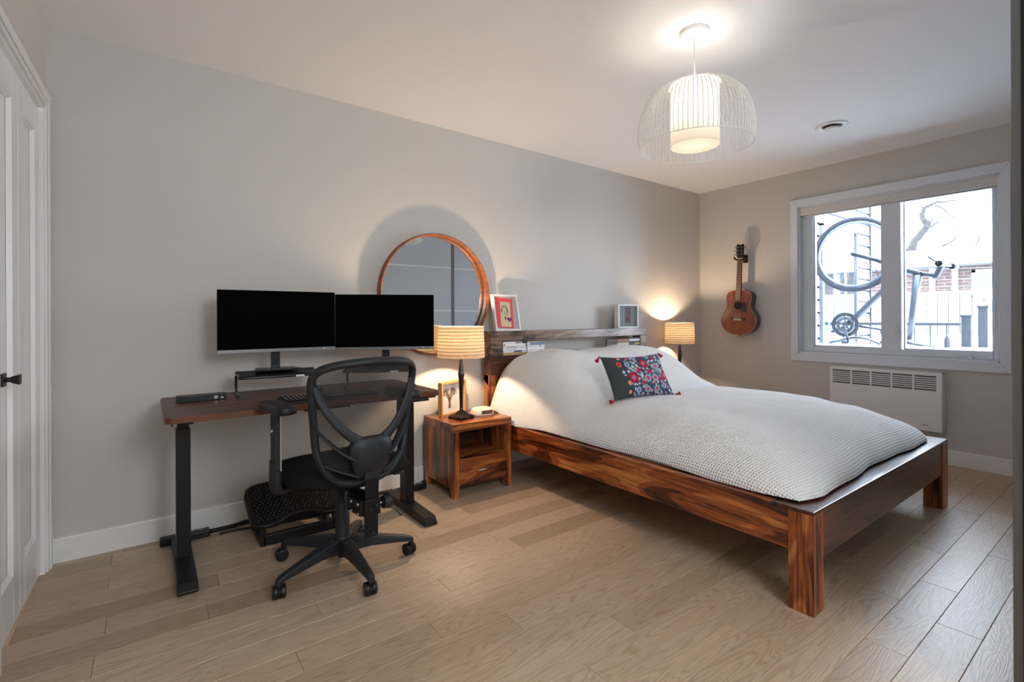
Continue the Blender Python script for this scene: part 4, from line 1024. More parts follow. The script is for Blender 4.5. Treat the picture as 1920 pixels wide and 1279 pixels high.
# ================================================================== DESK
t = thing('standing_desk', 'walnut-top standing desk with black steel legs against the back wall', 'desk', (0.645, 2.62, 0))
DO = Vector((0.645, 2.62, 0))
def dpart(mb, name, mat, **kw):
    mb.v = [(v[0] - DO.x, v[1] - DO.y, v[2]) for v in mb.v]; return mb.build(name, mat, t, **kw)
TZ = 0.730
ol = rrect(0.055, 1.235, 2.278, 2.905, 0.028)
mb = MB(); n_ = len(ol)
mb.add([(p[0], p[1], TZ - 0.024) for p in ol] + [(p[0], p[1], TZ) for p in ol], [tuple(range(n_, 2 * n_))], False, 0)
mb.f.append(list(range(n_))[::-1]); mb.sm.append(False); mb.mi.append(0)
for k in range(n_): mb.f.append([k, (k + 1) % n_, n_ + (k + 1) % n_, n_ + k]); mb.sm.append(False); mb.mi.append(1)
dpart(mb, 'desktop', ['walnut', 'walnut_edge'], bevel=0.0015, seg=1)
for xa, nm in ((0.096, 'l'), (1.180, 'r')):
    xb = xa + 0.072
    foot = MB().prism([(2.357, 0.004), (2.357, 0.014), (2.385, 0.044), (2.62, 0.050), (2.90, 0.044), (2.928, 0.014), (2.928, 0.004)], xa, xb, 'yz')
    for yy in (2.40, 2.89): foot.cyl((xa + 0.036, yy, 0), (xa + 0.036, yy, 0.01), 0.016, n=12)
    dpart(foot, 'foot_bar', 'blackmetal', bevel=0.003)
    cxx = xa + 0.036
    dpart(MB().box(cxx - 0.027, cxx + 0.027, 2.622, 2.702, 0.048, 0.62), 'leg_column', 'blackmetal', bevel=0.003)
    dpart(MB().box(cxx - 0.021, cxx + 0.021, 2.630, 2.694, 0.6, 0.700), 'inner_column', 'blackmetal', bevel=0.002)
    dpart(MB().box(cxx - 0.022, cxx + 0.022, 2.36, 2.86, 0.684, 0.706), 'top_bracket', 'blackmetal', bevel=0.002)
dpart(MB().box(0.15, 1.2, 2.63, 2.69, 0.665, 0.700), 'cross_beam', 'blackmetal', bevel=0.003)
dpart(MB().box(0.60, 0.82, 2.45, 2.60, 0.668, 0.705), 'control_box', 'black', bevel=0.004)
dpart(MB().prism([(2.283, 0.706), (2.283, 0.696), (2.272, 0.686), (2.30, 0.684), (2.36, 0.692), (2.36, 0.706)], 1.062, 1.165, 'yz'), 'hand_control', 'black', bevel=0.003)
dpart(MB().box(1.175, 1.215, 2.30, 2.36, 0.694, 0.706), 'desk_clip', 'black', bevel=0.002)
dpart(MB().tube(bezier([(0.085, 2.40, 0.706), (0.083, 2.40, 0.69), (0.083, 2.40, 0.675)], 4), 0.003, 6), 'cable_hook', 'black')

# docking station
dk = thing('docking_station', 'flat black docking station with front ports on left end of the desk', 'electronics', (0.207, 2.70, TZ + 0.0002), R(-2))
MB().box(-0.098, 0.098, -0.040, 0.040, 0.0, 0.026).build('dock_body', 'black', dk, bevel=0.0025)
for px_, w_ in ((0.034, 0.002), (0.055, 0.011), (0.080, 0.009)):
    MB().box(px_ - w_ / 2, px_ + w_ / 2, -0.0408, -0.0395, 0.009, 0.0105 + (0.0 if w_ < 0.004 else 0.004)).build('port', 'steel', dk)
MB().box(0.048, 0.064, -0.0408, -0.0395, 0.017, 0.020).build('port_label', 'label', dk)

# monitor risers
def riser(loc, rz, label, w):
    r = thing('monitor_riser', label, 'monitor stand', loc, rz, 'black monitor risers on the desk')
    h = 0.098
    mb = MB().grid(lambda u, v: (-w + 2 * w * u, -0.02 + 0.185 * v + 0.022 * (1 - (2 * u - 1) ** 2) * (v - 0.5) * 0, h + 0.006 * v + 0.009 * (1 - (2 * u - 1) ** 2) * v), 24, 8)
    mb.build('shelf_plate', 'blackmetal', r, solid=0.003)
    MB().tube(bezier([(-w + 0.002, 0.0, h - 0.002), (-w + 0.01, -0.022, h - 0.005), (0, -0.028, h - 0.006), (w - 0.01, -0.022, h - 0.005), (w - 0.002, 0.0, h - 0.002)], 8), 0.0065, 10).build('front_rail', 'blackgloss', r)
    MB().box(-w, w, 0.160, 0.168, h - 0.004, h + 0.013).build('back_rail', 'blackmetal', r, bevel=0.001)
    for s in (-1, 1):
        MB().tube(bezier([(s * w, -0.01, h), (s * w, 0.10, h + 0.002), (s * w, 0.128, h - 0.008), (s * w, 0.134, h - 0.03), (s * w, 0.134, 0.03), (s * w, 0.128, 0.013), (s * w, 0.11, 0.008), (s * w, 0.0, 0.008)], 5), 0.0062, 10).build('leg', 'blackgloss', r)
        MB().cyl((s * w, -0.008, 0.008), (s * w, 0.006, 0.008), 0.0078, n=12).build('rubber_tip', 'rubber', r)
    MB().box(0.055, 0.095, -0.0355, -0.034, h - 0.011, h - 0.003).build('maker_label', 'label', r)
    return r
riser((0.552, 2.672, TZ), 0.0, 'black monitor riser under the left monitor', 0.19)
riser((1.022, 2.578, TZ), R(-24), 'black monitor riser under the right monitor, seen through the chair mesh', 0.183)
def monitor(loc, rz, label, w, h, z0, neck_dx):
    mo = thing('monitor', label, 'monitor', loc, rz, 'widescreen monitors on the desk')
    MB().box(-w / 2, w / 2, 0.0, 0.012, z0, z0 + h).build('monitor_body', 'black', mo, bevel=0.002)
    MB().box(-w / 2, w / 2, -0.003, 0.010, z0, z0 + 0.017).build('bottom_bezel', 'silver', mo, bevel=0.001)
    MB().box(-w / 2 + 0.002, w / 2 - 0.002, -0.0022, 0.001, z0 + 0.017, z0 + h - 0.002).build('screen', 'screen', mo)
    MB().box(-0.15, 0.15, 0.012, 0.032, z0 + 0.04, z0 + h - 0.06).build('rear_housing', 'black', mo, bevel=0.008)
    MB().prism([(neck_dx - 0.0205, z0 + 0.1), (neck_dx + 0.0205, z0 + 0.1), (neck_dx + 0.0215, 0.010), (neck_dx - 0.0215, 0.010)], 0.030, 0.044, 'xz').build('stand_neck', 'blackgloss', mo, bevel=0.002)
    MB().prism([(-0.11 + neck_dx, -0.05), (0.11 + neck_dx, -0.05), (0.09 + neck_dx, 0.075), (-0.09 + neck_dx, 0.075)], 0.0, 0.010, 'xy').build('stand_base', 'blackgloss', mo, bevel=0.002)
    MB().box(-0.014, 0.012, -0.0035, -0.0028, z0 + 0.0065, z0 + 0.0095).build('maker_mark', 'mid_dark', mo)
    MB().box(w / 2 - 0.062, w / 2 - 0.056, -0.0036, -0.0028, z0 + 0.006, z0 + 0.012).build('power_mark', 'label', mo)
RZT = TZ + 0.1135
monitor((0.5575, 2.762, RZT), 0.0, 'left widescreen monitor with black screen and silver chin', 0.562, 0.314, 0.938 - RZT, -0.015)
monitor((1.090, 2.668, RZT), R(-27), 'right widescreen monitor angled inwards, in front of the round mirror', 0.545, 0.313, 0.930 - RZT, 0.0)

# keyboard
kb = thing('keyboard', 'black computer keyboard on the desk behind the chair', 'keyboard', (0.705, 2.405, TZ), R(1))
MB().prism([(-0.075, 0.0), (0.075, 0.0), (0.075, 0.016), (-0.07, 0.009)], -0.218, 0.218, 'yz').build('keyboard_body', 'black', kb, bevel=0.003)
mb = MB()
for r_ in range(6):
    nk = 22 if r_ else 8
    for c in range(22):
        if r_ == 0 and 3 < c < 9: continue
        x = -0.207 + c * 0.0191; y = -0.062 + r_ * 0.0205; z = 0.010 + (y + 0.07) * 0.048
        mb.box(x, x + 0.0160, y, y + 0.0165, z, z + 0.0052)
mb.box(-0.207 + 3 * 0.0191 + 0.019, -0.207 + 9 * 0.0191 - 0.003, -0.062, -0.0455, 0.0102, 0.0154)
stuff(mb.build('keycaps', 'blackgloss', kb, bevel=0.0008, seg=1))
mb = MB(); rk = random.Random(4)
for r_ in range(6):
    for c in range(22):
        if r_ == 0 and 3 < c < 9: continue
        x = -0.207 + c * 0.0191 + 0.005; y = -0.062 + r_ * 0.0205 + 0.008; z = 0.010 + (y + 0.062) * 0.048 + 0.0053
        mb.box(x, x + 0.004, y, y + 0.004, z, z + 0.0003)
stuff(mb.build('key_legends', 'label', kb))

# ================================================================== OFFICE CHAIR
ch = thing('office_chair', 'black mesh-back office chair on casters at the desk', 'chair', (0.70, 2.212, 0), R(8))
MB().lathe([(0.0, 0.052), (0.022, 0.052), (0.024, 0.06), (0.024, 0.09), (0.036, 0.094), (0.040, 0.13), (0.034, 0.142), (0.031, 0.15), (0.031, 0.235), (0.028, 0.24), (0.028, 0.30), (0.022, 0.305), (0.022, 0.41), (0, 0.41)], n=28).build('gas_column', 'chairplastic', ch)
for k in range(5):
    a = R(345 - 8 + 72 * k)
    lg = MB()
    sec = [(0.02, 0.075, 0.135, 0.026), (0.06, 0.078, 0.137, 0.026), (0.12, 0.083, 0.128, 0.023), (0.20, 0.078, 0.112, 0.020), (0.275, 0.072, 0.096, 0.017), (0.302, 0.066, 0.088, 0.015), (0.314, 0.055, 0.078, 0.012)]
    vs = []
    for r_, z0_, z1_, hw in sec:
        for dx_, z_ in ((-hw, z0_), (hw, z0_), (hw, z1_ - 0.006), (hw * 0.7, z1_), (-hw * 0.7, z1_), (-hw, z1_ - 0.006)):
            vs.append((r_ * math.cos(a) - dx_ * math.sin(a), r_ * math.sin(a) + dx_ * math.cos(a), z_))
    fs = [(i * 6 + q, i * 6 + (q + 1) % 6, (i + 1) * 6 + (q + 1) % 6, (i + 1) * 6 + q) for i in range(len(sec) - 1) for q in range(6)]
    fs += [tuple(range(6))[::-1], tuple(range(len(vs) - 6, len(vs)))]
    lg.add(vs, fs)
    leg_o = lg.build('base_leg', 'chairplastic', ch, bevel=0.002)
    ca_ = R(345 - 8 + 72 * k + (30, 200, -40, 150, 80)[k])
    cx, cy = 0.302 * math.cos(a), 0.302 * math.sin(a)
    ax = Vector((math.cos(ca_), math.sin(ca_), 0)); fw = Vector((-ax.y, ax.x, 0)); cc = Vector((cx, cy, 0.0265)) + fw * 0.012
    w_ = MB()
    for s in (-1, 1):
        w_.lathe([(0, 0)], n=3) if False else None
        w_.cyl(cc + ax * s * 0.006, cc + ax * s * 0.022, 0.0265, 0.0262, n=28); w_.cyl(cc + ax * s * 0.022, cc + ax * s * 0.0255, 0.0262, 0.020, n=28)
    w_.build('caster', 'black', leg_o, bevel=0.001)
    MB().cyl((cx, cy, 0.030), (cx, cy, 0.078), 0.009, n=12).cyl(cc - ax * 0.007, cc + ax * 0.007, 0.024, n=20).build('caster_stem', 'black', leg_o)
# mechanism
MB().box(-0.075, 0.075, -0.12, 0.12, 0.375, 0.405).box(-0.028, 0.028, -0.235, -0.10, 0.350, 0.372).build('tilt_mechanism', 'blackmetal', ch, bevel=0.004)
MB().tube([(0.06, -0.03, 0.385), (0.20, -0.04, 0.378), (0.26, -0.045, 0.372)], 0.005, 8).cyl((0.235, -0.043, 0.374), (0.285, -0.046, 0.370), 0.008, n=12).build('tilt_lever', 'chairplastic', ch)
# seat
mb = MB()
def seat_fn(sgn):
    def f(u, v):
        a = u * 2 - 1; b_ = v * 2 - 1
        m_ = max(abs(a), abs(b_)); 
        if m_ > 1e-6:
            ang_ = math.atan2(b_, a); n_e = 4.2
            rr_ = 1.0 / (abs(math.cos(ang_)) ** n_e + abs(math.sin(ang_)) ** n_e) ** (1 / n_e); X, Yy = m_ * rr_ * math.cos(ang_), m_ * rr_ * math.sin(ang_)
        else: X, Yy = 0, 0
        wd = 0.262 - 0.012 * Yy
        e = (1 - m_ ** 5) ** 0.5
        dish = -0.014 * math.exp(-(X / 0.55) ** 2) * (1 - max(0, Yy)) if sgn > 0 else 0
        fall = -0.030 * max(0, Yy) ** 3
        return (X * wd, 0.028 + Yy * 0.245, 0.448 + sgn * e * (0.048 if sgn > 0 else 0.040) + (dish + fall) * (1 if sgn > 0 else 0.4))
    return f
mb.grid(seat_fn(1), 36, 36); mb.grid(seat_fn(-1), 36, 36)
mb.build('seat', 'fabric', ch, weld=True)
# back frame
def back_y(x, z): # reclined and wrapped forwards at the sides
    return -0.205 - (z - 0.43) * 0.20 + 0.065 * (abs(x) / 0.21) ** 2 - 0.02 * math.exp(-((z - 0.52) / 0.08) ** 2)
HALF = [(0.0, 0.432), (0.07, 0.437), (0.125, 0.458), (0.165, 0.500), (0.190, 0.555), (0.200, 0.61), (0.208, 0.69), (0.217, 0.76), (0.225, 0.83), (0.226, 0.868), (0.214, 0.897), (0.180, 0.917), (0.11, 0.931), (0.0, 0.937)]
pts = HALF + [(-x, z) for x, z in HALF[-2:0:-1]]
c3 = [Vector((x, back_y(x, z), z)) for x, z in pts]
sm_ = []
N_ = len(c3)
for i in range(N_):
    p0, p1, p2, p3 = c3[i - 1], c3[i], c3[(i + 1) % N_], c3[(i + 2) % N_]
    for k in range(5):
        tt = k / 5; sm_.append(0.5 * ((2 * p1) + (p2 - p0) * tt + (2 * p0 - 5 * p1 + 4 * p2 - p3) * tt * tt + (3 * p1 - p0 - 3 * p2 + p3) * tt ** 3))
MB().tube(sm_, 0.0180, 12, closed=True, flat=(0.85, 1.0)).build('back_frame', 'chairplastic', ch)
def halfw(z):
    prev = HALF[0]
    for x, zz in HALF[1:]:
        if zz >= z: return prev[0] + (x - prev[0]) * (z - prev[1]) / (zz - prev[1] + 1e-9)
        prev = (x, zz)
    return 0.0
mb = MB(); mb.grid(lambda u, v: (lambda z: (lambda x: (x, back_y(x, z) + 0.004 + 0.02 * math.exp(-((z - 0.52) / 0.08) ** 2), z))((2 * u - 1) * halfw(z)))(0.437 + 0.498 * v), 30, 40)
mb.build('mesh_panel', 'mesh', ch, recalc=True)
def strut(pts, rad, name, flat=(0.55, 1.3)):
    P_ = bezier([(x, back_y(x, z) - oy, z) for x, z, oy in pts], 8); n__ = len(P_)
    return MB().tube(P_, [rad * (0.85 + 0.35 * i / n__) for i in range(n__)], 12, flat=flat).build(name, 'chairplastic', ch)
for s in (-1, 1):
    strut([(s * 0.216, 0.845, 0.004), (s * 0.190, 0.770, 0.016), (s * 0.145, 0.700, 0.022), (s * 0.095, 0.645, 0.026), (s * 0.045, 0.610, 0.026)], 0.0135, 'upper_strut')
    strut([(s * 0.196, 0.665, 0.004), (s * 0.155, 0.615, 0.016), (s * 0.115, 0.575, 0.022), (s * 0.070, 0.545, 0.026)], 0.0125, 'middle_strut')
    strut([(s * 0.172, 0.53, 0.004), (s * 0.115, 0.500, 0.014), (s * 0.05, 0.472, 0.022)], 0.0125, 'lower_strut')
# lumbar plate
shp = [(0, 0.630), (0.045, 0.629), (0.082, 0.618), (0.094, 0.590), (0.092, 0.555), (0.078, 0.510), (0.062, 0.472), (0.048, 0.458), (0, 0.455)]
full = shp + [(-x, z) for x, z in shp[-2:0:-1]]
mb = MB(); K = len(full); rings_ = [(1.0, 0.012), (1.0, 0.028), (0.93, 0.036), (0.6, 0.042), (0.25, 0.044)]
zc = 0.548
for sc_, oy in rings_:
    for x, z in full:
        xx, zz = x * sc_, zc + (z - zc) * sc_; mb.v.append((xx, back_y(xx, zz) - oy, zz))
for q in range(len(rings_) - 1):
    for k in range(K): mb.f.append([q * K + k, q * K + (k + 1) % K, (q + 1) * K + (k + 1) % K, (q + 1) * K + k]); mb.sm.append(True); mb.mi.append(0)
mb.f.append(list(range(K))[::-1]); mb.sm.append(False); mb.mi.append(0)
mb.f.append([(len(rings_) - 1) * K + k for k in range(K)]); mb.sm.append(True); mb.mi.append(0)
mb.build('lumbar_plate', 'chairplastic', ch)
MB().prism([(-0.034, 0.455), (0.034, 0.455), (0.030, 0.497), (0.023, 0.506), (-0.023, 0.506), (-0.030, 0.497)], -0.272, -0.255, 'xz').build('bar_socket', 'chairplastic', ch, bevel=0.003)
# J bar and height bracket
jb_ = MB()
P_ = [(-0.272, 0.48), (-0.268, 0.40), (-0.262, 0.33), (-0.262, 0.215)]
for (y0, z0), (y1, z1) in zip(P_[:-1], P_[1:]):
    vs = [(-0.029, y0, z0), (0.029, y0, z0), (0.029, y0 + 0.009, z0), (-0.029, y0 + 0.009, z0), (-0.029, y1, z1), (0.029, y1, z1), (0.029, y1 + 0.009, z1), (-0.029, y1 + 0.009, z1)]
    jb_.add(vs, [(0, 1, 2, 3), (7, 6, 5, 4), (0, 4, 5, 1), (1, 5, 6, 2), (2, 6, 7, 3), (3, 7, 4, 0)])
jb_.build('back_bar', 'blackmetal', ch, bevel=0.001)
MB().box(-0.036, 0.036, -0.272, -0.225, 0.305, 0.372).build('height_bracket', 'blackmetal', ch, bevel=0.003)
MB().box(-0.05, -0.035, -0.262, -0.14, 0.31, 0.37).box(0.030, 0.042, -0.25, -0.14, 0.31, 0.37).build('side_bracket', 'blackmetal', ch, bevel=0.002)
for (x, z) in ((-0.010, 0.333), (0.020, 0.345), (0.0, 0.235)): MB().cyl((x, -0.274, z), (x, -0.270, z), 0.0055, n=12).build('bolt', 'dark', ch)
for (y, z) in ((-0.245, 0.357), (-0.245, 0.318), (-0.19, 0.357), (-0.19, 0.318)): MB().cyl((-0.056, y, z), (-0.049, y, z), 0.0065, n=12).build('bolt', 'steel', ch)
MB().cyl((0.040, -0.245, 0.338), (0.062, -0.245, 0.338), 0.006, n=10).build('knob_shaft', 'steel', ch)
kn = MB().cyl((0.060, -0.245, 0.338), (0.088, -0.245, 0.336), 0.026, 0.030, n=20); kn.cyl((0.088, -0.245, 0.336), (0.094, -0.245, 0.336), 0.030, 0.024, n=20)
kn.build('tension_knob', 'chairplastic', ch, bevel=0.001)
MB().tube(bezier([(0.085, -0.25, 0.315), (0.110, -0.262, 0.300), (0.135, -0.27, 0.272)], 5), [0.006] * 5 + [0.009] * 6, 8, flat=(0.6, 1.2)).build('height_lever', 'blackgloss', ch)
# armrests
for s in (-1, 1):
    X = s * 0.290
    P_ = bezier([(s * 0.15, 0.05, 0.408), (s * 0.24, 0.01, 0.408), (X - s * 0.015, -0.01, 0.412), (X, -0.020, 0.44), (X, -0.022, 0.54)], 6)
    MB().tube(P_, 0.019, 12, flat=(1.0, 1.35)).build('arm_support', 'chairplastic', ch)
    MB().box(X - 0.012, X + 0.012, -0.050, 0.004, 0.50, 0.742).build('arm_post', 'chairplastic', ch, bevel=0.005)
    MB().box(X - s * 0.010 - 0.003, X - s * 0.010 + 0.003, -0.053, -0.044, 0.50, 0.725).build('chrome_strip', 'steel', ch, bevel=0.001)
    for sx in (-1, 1): MB().cyl((X + sx * 0.012, -0.026, 0.660), (X + sx * 0.020, -0.026, 0.660), 0.0085, 0.0075, n=14).build('arm_bolt', 'steel', ch)
    pad_o = [(x, y) for x, y in [(0.0, -0.115), (0.030, -0.108), (0.045, -0.085), (0.048, -0.04), (0.046, 0.06), (0.040, 0.118), (0.022, 0.138), (0.0, 0.140), (-0.022, 0.138), (-0.038, 0.118), (-0.040, 0.06), (-0.038, -0.04), (-0.036, -0.085), (-0.026, -0.108)]]
    mb = MB(); K = len(pad_o); cxp, cyp = X, -0.045
    for sc_, z in ((0.80, 0.7335), (1.03, 0.738), (1.07, 0.748), (1.04, 0.764), (0.88, 0.771), (0.45, 0.773)):
        for x, y in pad_o: mb.v.append((cxp + x * sc_ * (-s), cyp + y * (1 - (1 - sc_) * 0.45), z))
    for q in range(5):
        for k in range(K): mb.f.append([q * K + k, q * K + (k + 1) % K, (q + 1) * K + (k + 1) % K, (q + 1) * K + k]); mb.sm.append(True); mb.mi.append(0)
    mb.f.append(list(range(K))); mb.sm.append(False); mb.mi.append(0); mb.f.append([5 * K + k for k in range(K)]); mb.sm.append(True); mb.mi.append(0)
    mb.build('arm_pad', 'black', ch, subsurf=1)

# ------------------------------------------------------------------ footrest
ft = thing('footrest', 'black plastic footrest with raised massage bumps on the floor under the desk', 'footrest', (0.625, 2.76, 0), R(0))
tl = math.atan2(0.115, 0.30)
rm = Matrix.Rotation(tl, 3, 'X'); fc = Vector((0, 0, 0.165))
ol2 = bezier([(-0.225, -0.10, 0), (-0.21, -0.145, 0), (-0.17, -0.165, 0), (-0.11, -0.160, 0), (-0.07, -0.135, 0), (-0.03, -0.120, 0), (0.03, -0.120, 0), (0.07, -0.135, 0), (0.11, -0.160, 0), (0.17, -0.165, 0), (0.21, -0.145, 0), (0.225, -0.10, 0), (0.228, 0.08, 0), (0.205, 0.145, 0), (0.14, 0.165, 0), (0, 0.170, 0), (-0.14, 0.165, 0), (-0.205, 0.145, 0), (-0.228, 0.08, 0)], 4)
mb = MB(); K = len(ol2)
for sc_, z in ((0.93, -0.022), (1.0, -0.012), (1.0, 0.002), (0.97, 0.010), (0.92, 0.008), (0.90, 0.003)):
    for p in ol2: mb.v.append(tuple(rm @ Vector((p.x * sc_, p.y * sc_, z)) + fc))
for q in range(5):
    for k in range(K): mb.f.append([q * K + k, q * K + (k + 1) % K, (q + 1) * K + (k + 1) % K, (q + 1) * K + k]); mb.sm.append(True); mb.mi.append(0)
mb.f.append(list(range(K))); mb.sm.append(False); mb.mi.append(0); mb.f.append([5 * K + k for k in range(K)]); mb.sm.append(False); mb.mi.append(0)
mb.build('foot_plate', 'black', ft)
def in_poly(x, y):
    if abs(x) > 0.195 or y > 0.135: return False
    return y > (-0.135 if abs(x) > 0.12 else -0.135 + 0.045 * math.cos(min(1, abs(x) / 0.12) * PI / 2))
mb = MB()
for j in range(15):
    for i in range(21):
        x = -0.2 + i * 0.020 + (0.010 if j % 2 else 0); y = -0.14 + j * 0.0195
        if not in_poly(x, y): continue
        vs = []
        for r_, z in ((0.0062, 0.003), (0.0052, 0.0075), (0.0025, 0.0095)):
            for k in range(6): vs.append(tuple(rm @ Vector((x + r_ * math.cos(k * PI / 3), y + r_ * math.sin(k * PI / 3), z)) + fc))
        fs = [(q * 6 + k, q * 6 + (k + 1) % 6, (q + 1) * 6 + (k + 1) % 6, (q + 1) * 6 + k) for q in range(2) for k in range(6)] + [tuple(range(12, 18))]
        mb.add(vs, fs, True)
stuff(mb.build('massage_bumps', 'blackgloss', ft))
bs = MB()
for s in (-1, 1):
    bs.prism([(-0.12, 0.0), (0.15, 0.0), (0.15, 0.025), (0.125, 0.19), (0.10, 0.19), (0.085, 0.03), (-0.10, 0.022), (-0.105, 0.10), (-0.12, 0.10)], s * 0.17 - 0.012, s * 0.17 + 0.012, 'yz')
bs.box(-0.17, 0.17, -0.12, -0.09, 0.0, 0.05); bs.box(-0.17, 0.17, 0.11, 0.14, 0.0, 0.03); bs.box(-0.17, 0.17, 0.09, 0.12, 0.15, 0.18)
bs.build('base_frame', 'black', ft, bevel=0.003)

# ------------------------------------------------------------------ power strips and cables
def power_strip(loc, rz, label, L):
    p = thing('power_strip', label, 'power strip', loc, rz)
    MB().box(-L, L, -0.026, 0.026, 0, 0.036).build('strip_body', 'black', p, bevel=0.006)
    for k in range(4):
        x = -L + (k + 0.6) * 2 * L / 4.4
        MB().cyl((x, 0, 0.034), (x, 0, 0.0375), 0.016, n=16).build('socket', 'blackgloss', p)
power_strip((0.155, 2.955, 0), R(0), 'black power strip on the floor behind the left desk leg', 0.105)
power_strip((1.36, 2.915, 0), R(4), 'black power strip on the floor between right desk leg and nightstand', 0.10)
def cable(name, label, pts, rad, mat='black', n=8):
    o = MB().tube(bezier(pts, n), rad, 8).build(name, mat); tag(o, label, 'cable'); return o
cable('power_cable', 'thick bundle of black cables along the baseboard left of the footrest', [(0.262, 2.958, 0.017), (0.36, 2.970, 0.013), (0.45, 2.985, 0.016), (0.56, 2.99, 0.014), (0.75, 2.985, 0.013), (0.95, 2.97, 0.013), (1.12, 2.975, 0.013), (1.225, 2.960, 0.014), (1.250, 2.962, 0.016)], 0.0115)
cable('power_cable', 'thin black cable looping on the floor just left of the footrest', [(0.30, 2.925, 0.006), (0.38, 2.925, 0.006), (0.48, 2.905, 0.006), (0.52, 2.945, 0.006), (0.60, 2.955, 0.006)], 0.005)
cable('power_cable', 'black cable running from the right power strip behind the nightstand', [(1.470, 2.925, 0.018), (1.474, 2.96, 0.012), (1.478, 3.0, 0.008), (1.495, 3.0225, 0.007), (1.56, 3.0235, 0.007), (1.70, 3.0235, 0.007)], 0.006)
cable('loose_cord', 'thin tangled cord with yellow tag between chair and right desk leg', [(0.93, 2.86, 0.030), (0.97, 2.90, 0.10), (1.00, 2.90, 0.105), (1.03, 2.88, 0.09), (1.05, 2.90, 0.08), (1.08, 2.91, 0.095), (1.11, 2.90, 0.085), (1.13, 2.93, 0.07), (1.145, 2.935, 0.04), (1.150, 2.945, 0.031)], 0.004)
cable('lamp_cord', 'thin pale cord hanging down the wall behind the desk', [(0.985, 3.025, 0.705), (0.985, 3.028, 0.60), (0.975, 3.026, 0.40), (0.965, 3.022, 0.25), (0.945, 3.018, 0.16), (0.935, 3.012, 0.05)], 0.0022, 'whiteframe')

# ================================================================== GUITAR
gt = thing('acoustic_guitar', 'small reddish-brown acoustic guitar hanging on the wall left of the window', 'guitar', (XR, 2.567, 0.932), rot=(0, 0, 0))
gt.rotation_euler = (Matrix.Rotation(R(-90), 4, 'Z') @ Matrix.Rotation(R(2.2), 4, 'Y')).to_euler()
body_half = [(0.0, 0.0), (0.06, 0.006), (0.115, 0.030), (0.155, 0.070), (0.176, 0.120), (0.176, 0.165), (0.158, 0.210), (0.132, 0.245), (0.119, 0.272), (0.117, 0.295), (0.123, 0.335), (0.127, 0.370), (0.118, 0.405), (0.092, 0.428), (0.055, 0.438), (0.022, 0.440)]
bh = bezier([(x, 0, z) for x, z in body_half], 3)
oln = [(p.x, p.z) for p in bh] + [(-p.x, p.z) for p in bh[::-1]][:-1]
def gscale(o, k): cz = 0.2; return [(x * k, cz + (z - cz) * k) for x, z in o]
YF = -0.112
mb = MB(); K = len(oln)
for y in (YF + 0.002, -0.018):
    for x, z in oln: mb.v.append((x, y, z))
for k in range(K): mb.f.append([k, (k + 1) % K, K + (k + 1) % K, K + k]); mb.sm.append(True); mb.mi.append(0)
mb.f.append([K + k for k in range(K)]); mb.sm.append(False); mb.mi.append(0)
body = mb.build('guitar_body', 'guitarside', gt)
# soundboard with a real hole
hc = (0.0, 0.292); hr = 0.042
mb = MB(); ns = 96
import bisect
def ray_out(an):
    best = None
    dx, dz = math.cos(an), math.sin(an)
    for k in range(K):
        x0, z0 = oln[k]; x1, z1 = oln[(k + 1) % K]; ex, ez = x1 - x0, z1 - z0
        den = dx * ez - dz * ex
        if abs(den) < 1e-12: continue
        wx, wz = x0 - hc[0], z0 - hc[1]
        t_ = (wx * ez - wz * ex) / den; s_ = (wx * dz - wz * dx) / den
        if t_ > 0 and -1e-6 <= s_ <= 1 + 1e-6 and (best is None or t_ < best): best = t_
    return best or 0.1
for rr_ in (0, 1):
    for k in range(ns):
        an = 2 * PI * k / ns
        d = hr if rr_ == 0 else ray_out(an) * 0.995
        mb.v.append((hc[0] + d * math.cos(an), YF, hc[1] + d * math.sin(an)))
for k in range(ns): mb.f.append([k, (k + 1) % ns, ns + (k + 1) % ns, ns + k]); mb.sm.append(False); mb.mi.append(0)
# waist rays can cut the corner; ears of the lower bout are star-shaped from the hole, which this outline allows
mb.build('soundboard', 'guitartop', gt, solid=0.002)
MB().prism(gscale([(x, z) for x, z in oln], 0.97), YF + 0.045, YF + 0.047, 'xz').build('inner_back', 'dark', gt)
bd_ = MB().tube([(x, YF + 0.001, z) for x, z in oln], 0.0022, 6, closed=True); bd_.build('edge_binding', pmat('binding', srgb(196, 150, 120), 0.4), gt)
MB().tube([(hc[0] + (hr + 0.006) * math.cos(2 * PI * k / 40), YF - 0.0005, hc[1] + (hr + 0.006) * math.sin(2 * PI * k / 40)) for k in range(40)], 0.004, 6, closed=True, flat=(0.2, 1)).build('rosette', pmat('rosette', srgb(140, 96, 84), 0.5), gt)
pgd = bezier([(0.043, 0, 0.325), (0.062, 0, 0.318), (0.082, 0, 0.285), (0.088, 0, 0.245), (0.086, 0, 0.228), (0.060, 0, 0.229), (0.020, 0, 0.234), (0.026, 0, 0.250), (0.046, 0, 0.275)], 4)
MB().prism([(p.x, p.z) for p in pgd[:-1]], YF - 0.0022, YF - 0.0006, 'xz').build('pickguard', 'blackgloss', gt)
MB().box(-0.078, 0.078, YF - 0.010, YF - 0.0005, 0.142, 0.170).build('bridge', pmat('bridge_wood', srgb(66, 32, 24), 0.5), gt, bevel=0.003)
MB().box(-0.036, 0.036, YF - 0.013, YF - 0.008, 0.160, 0.164).build('saddle', 'cream', gt)
MB().box(-0.040, 0.040, YF - 0.0112, YF - 0.009, 0.145, 0.154).build('bridge_pins', 'cream', gt)
MB().prism([(-0.026, 0.325), (0.026, 0.325), (0.021, 0.752), (-0.021, 0.752)], YF - 0.010, YF - 0.001, 'xz').build('fretboard', 'fretwood', gt, bevel=0.001)
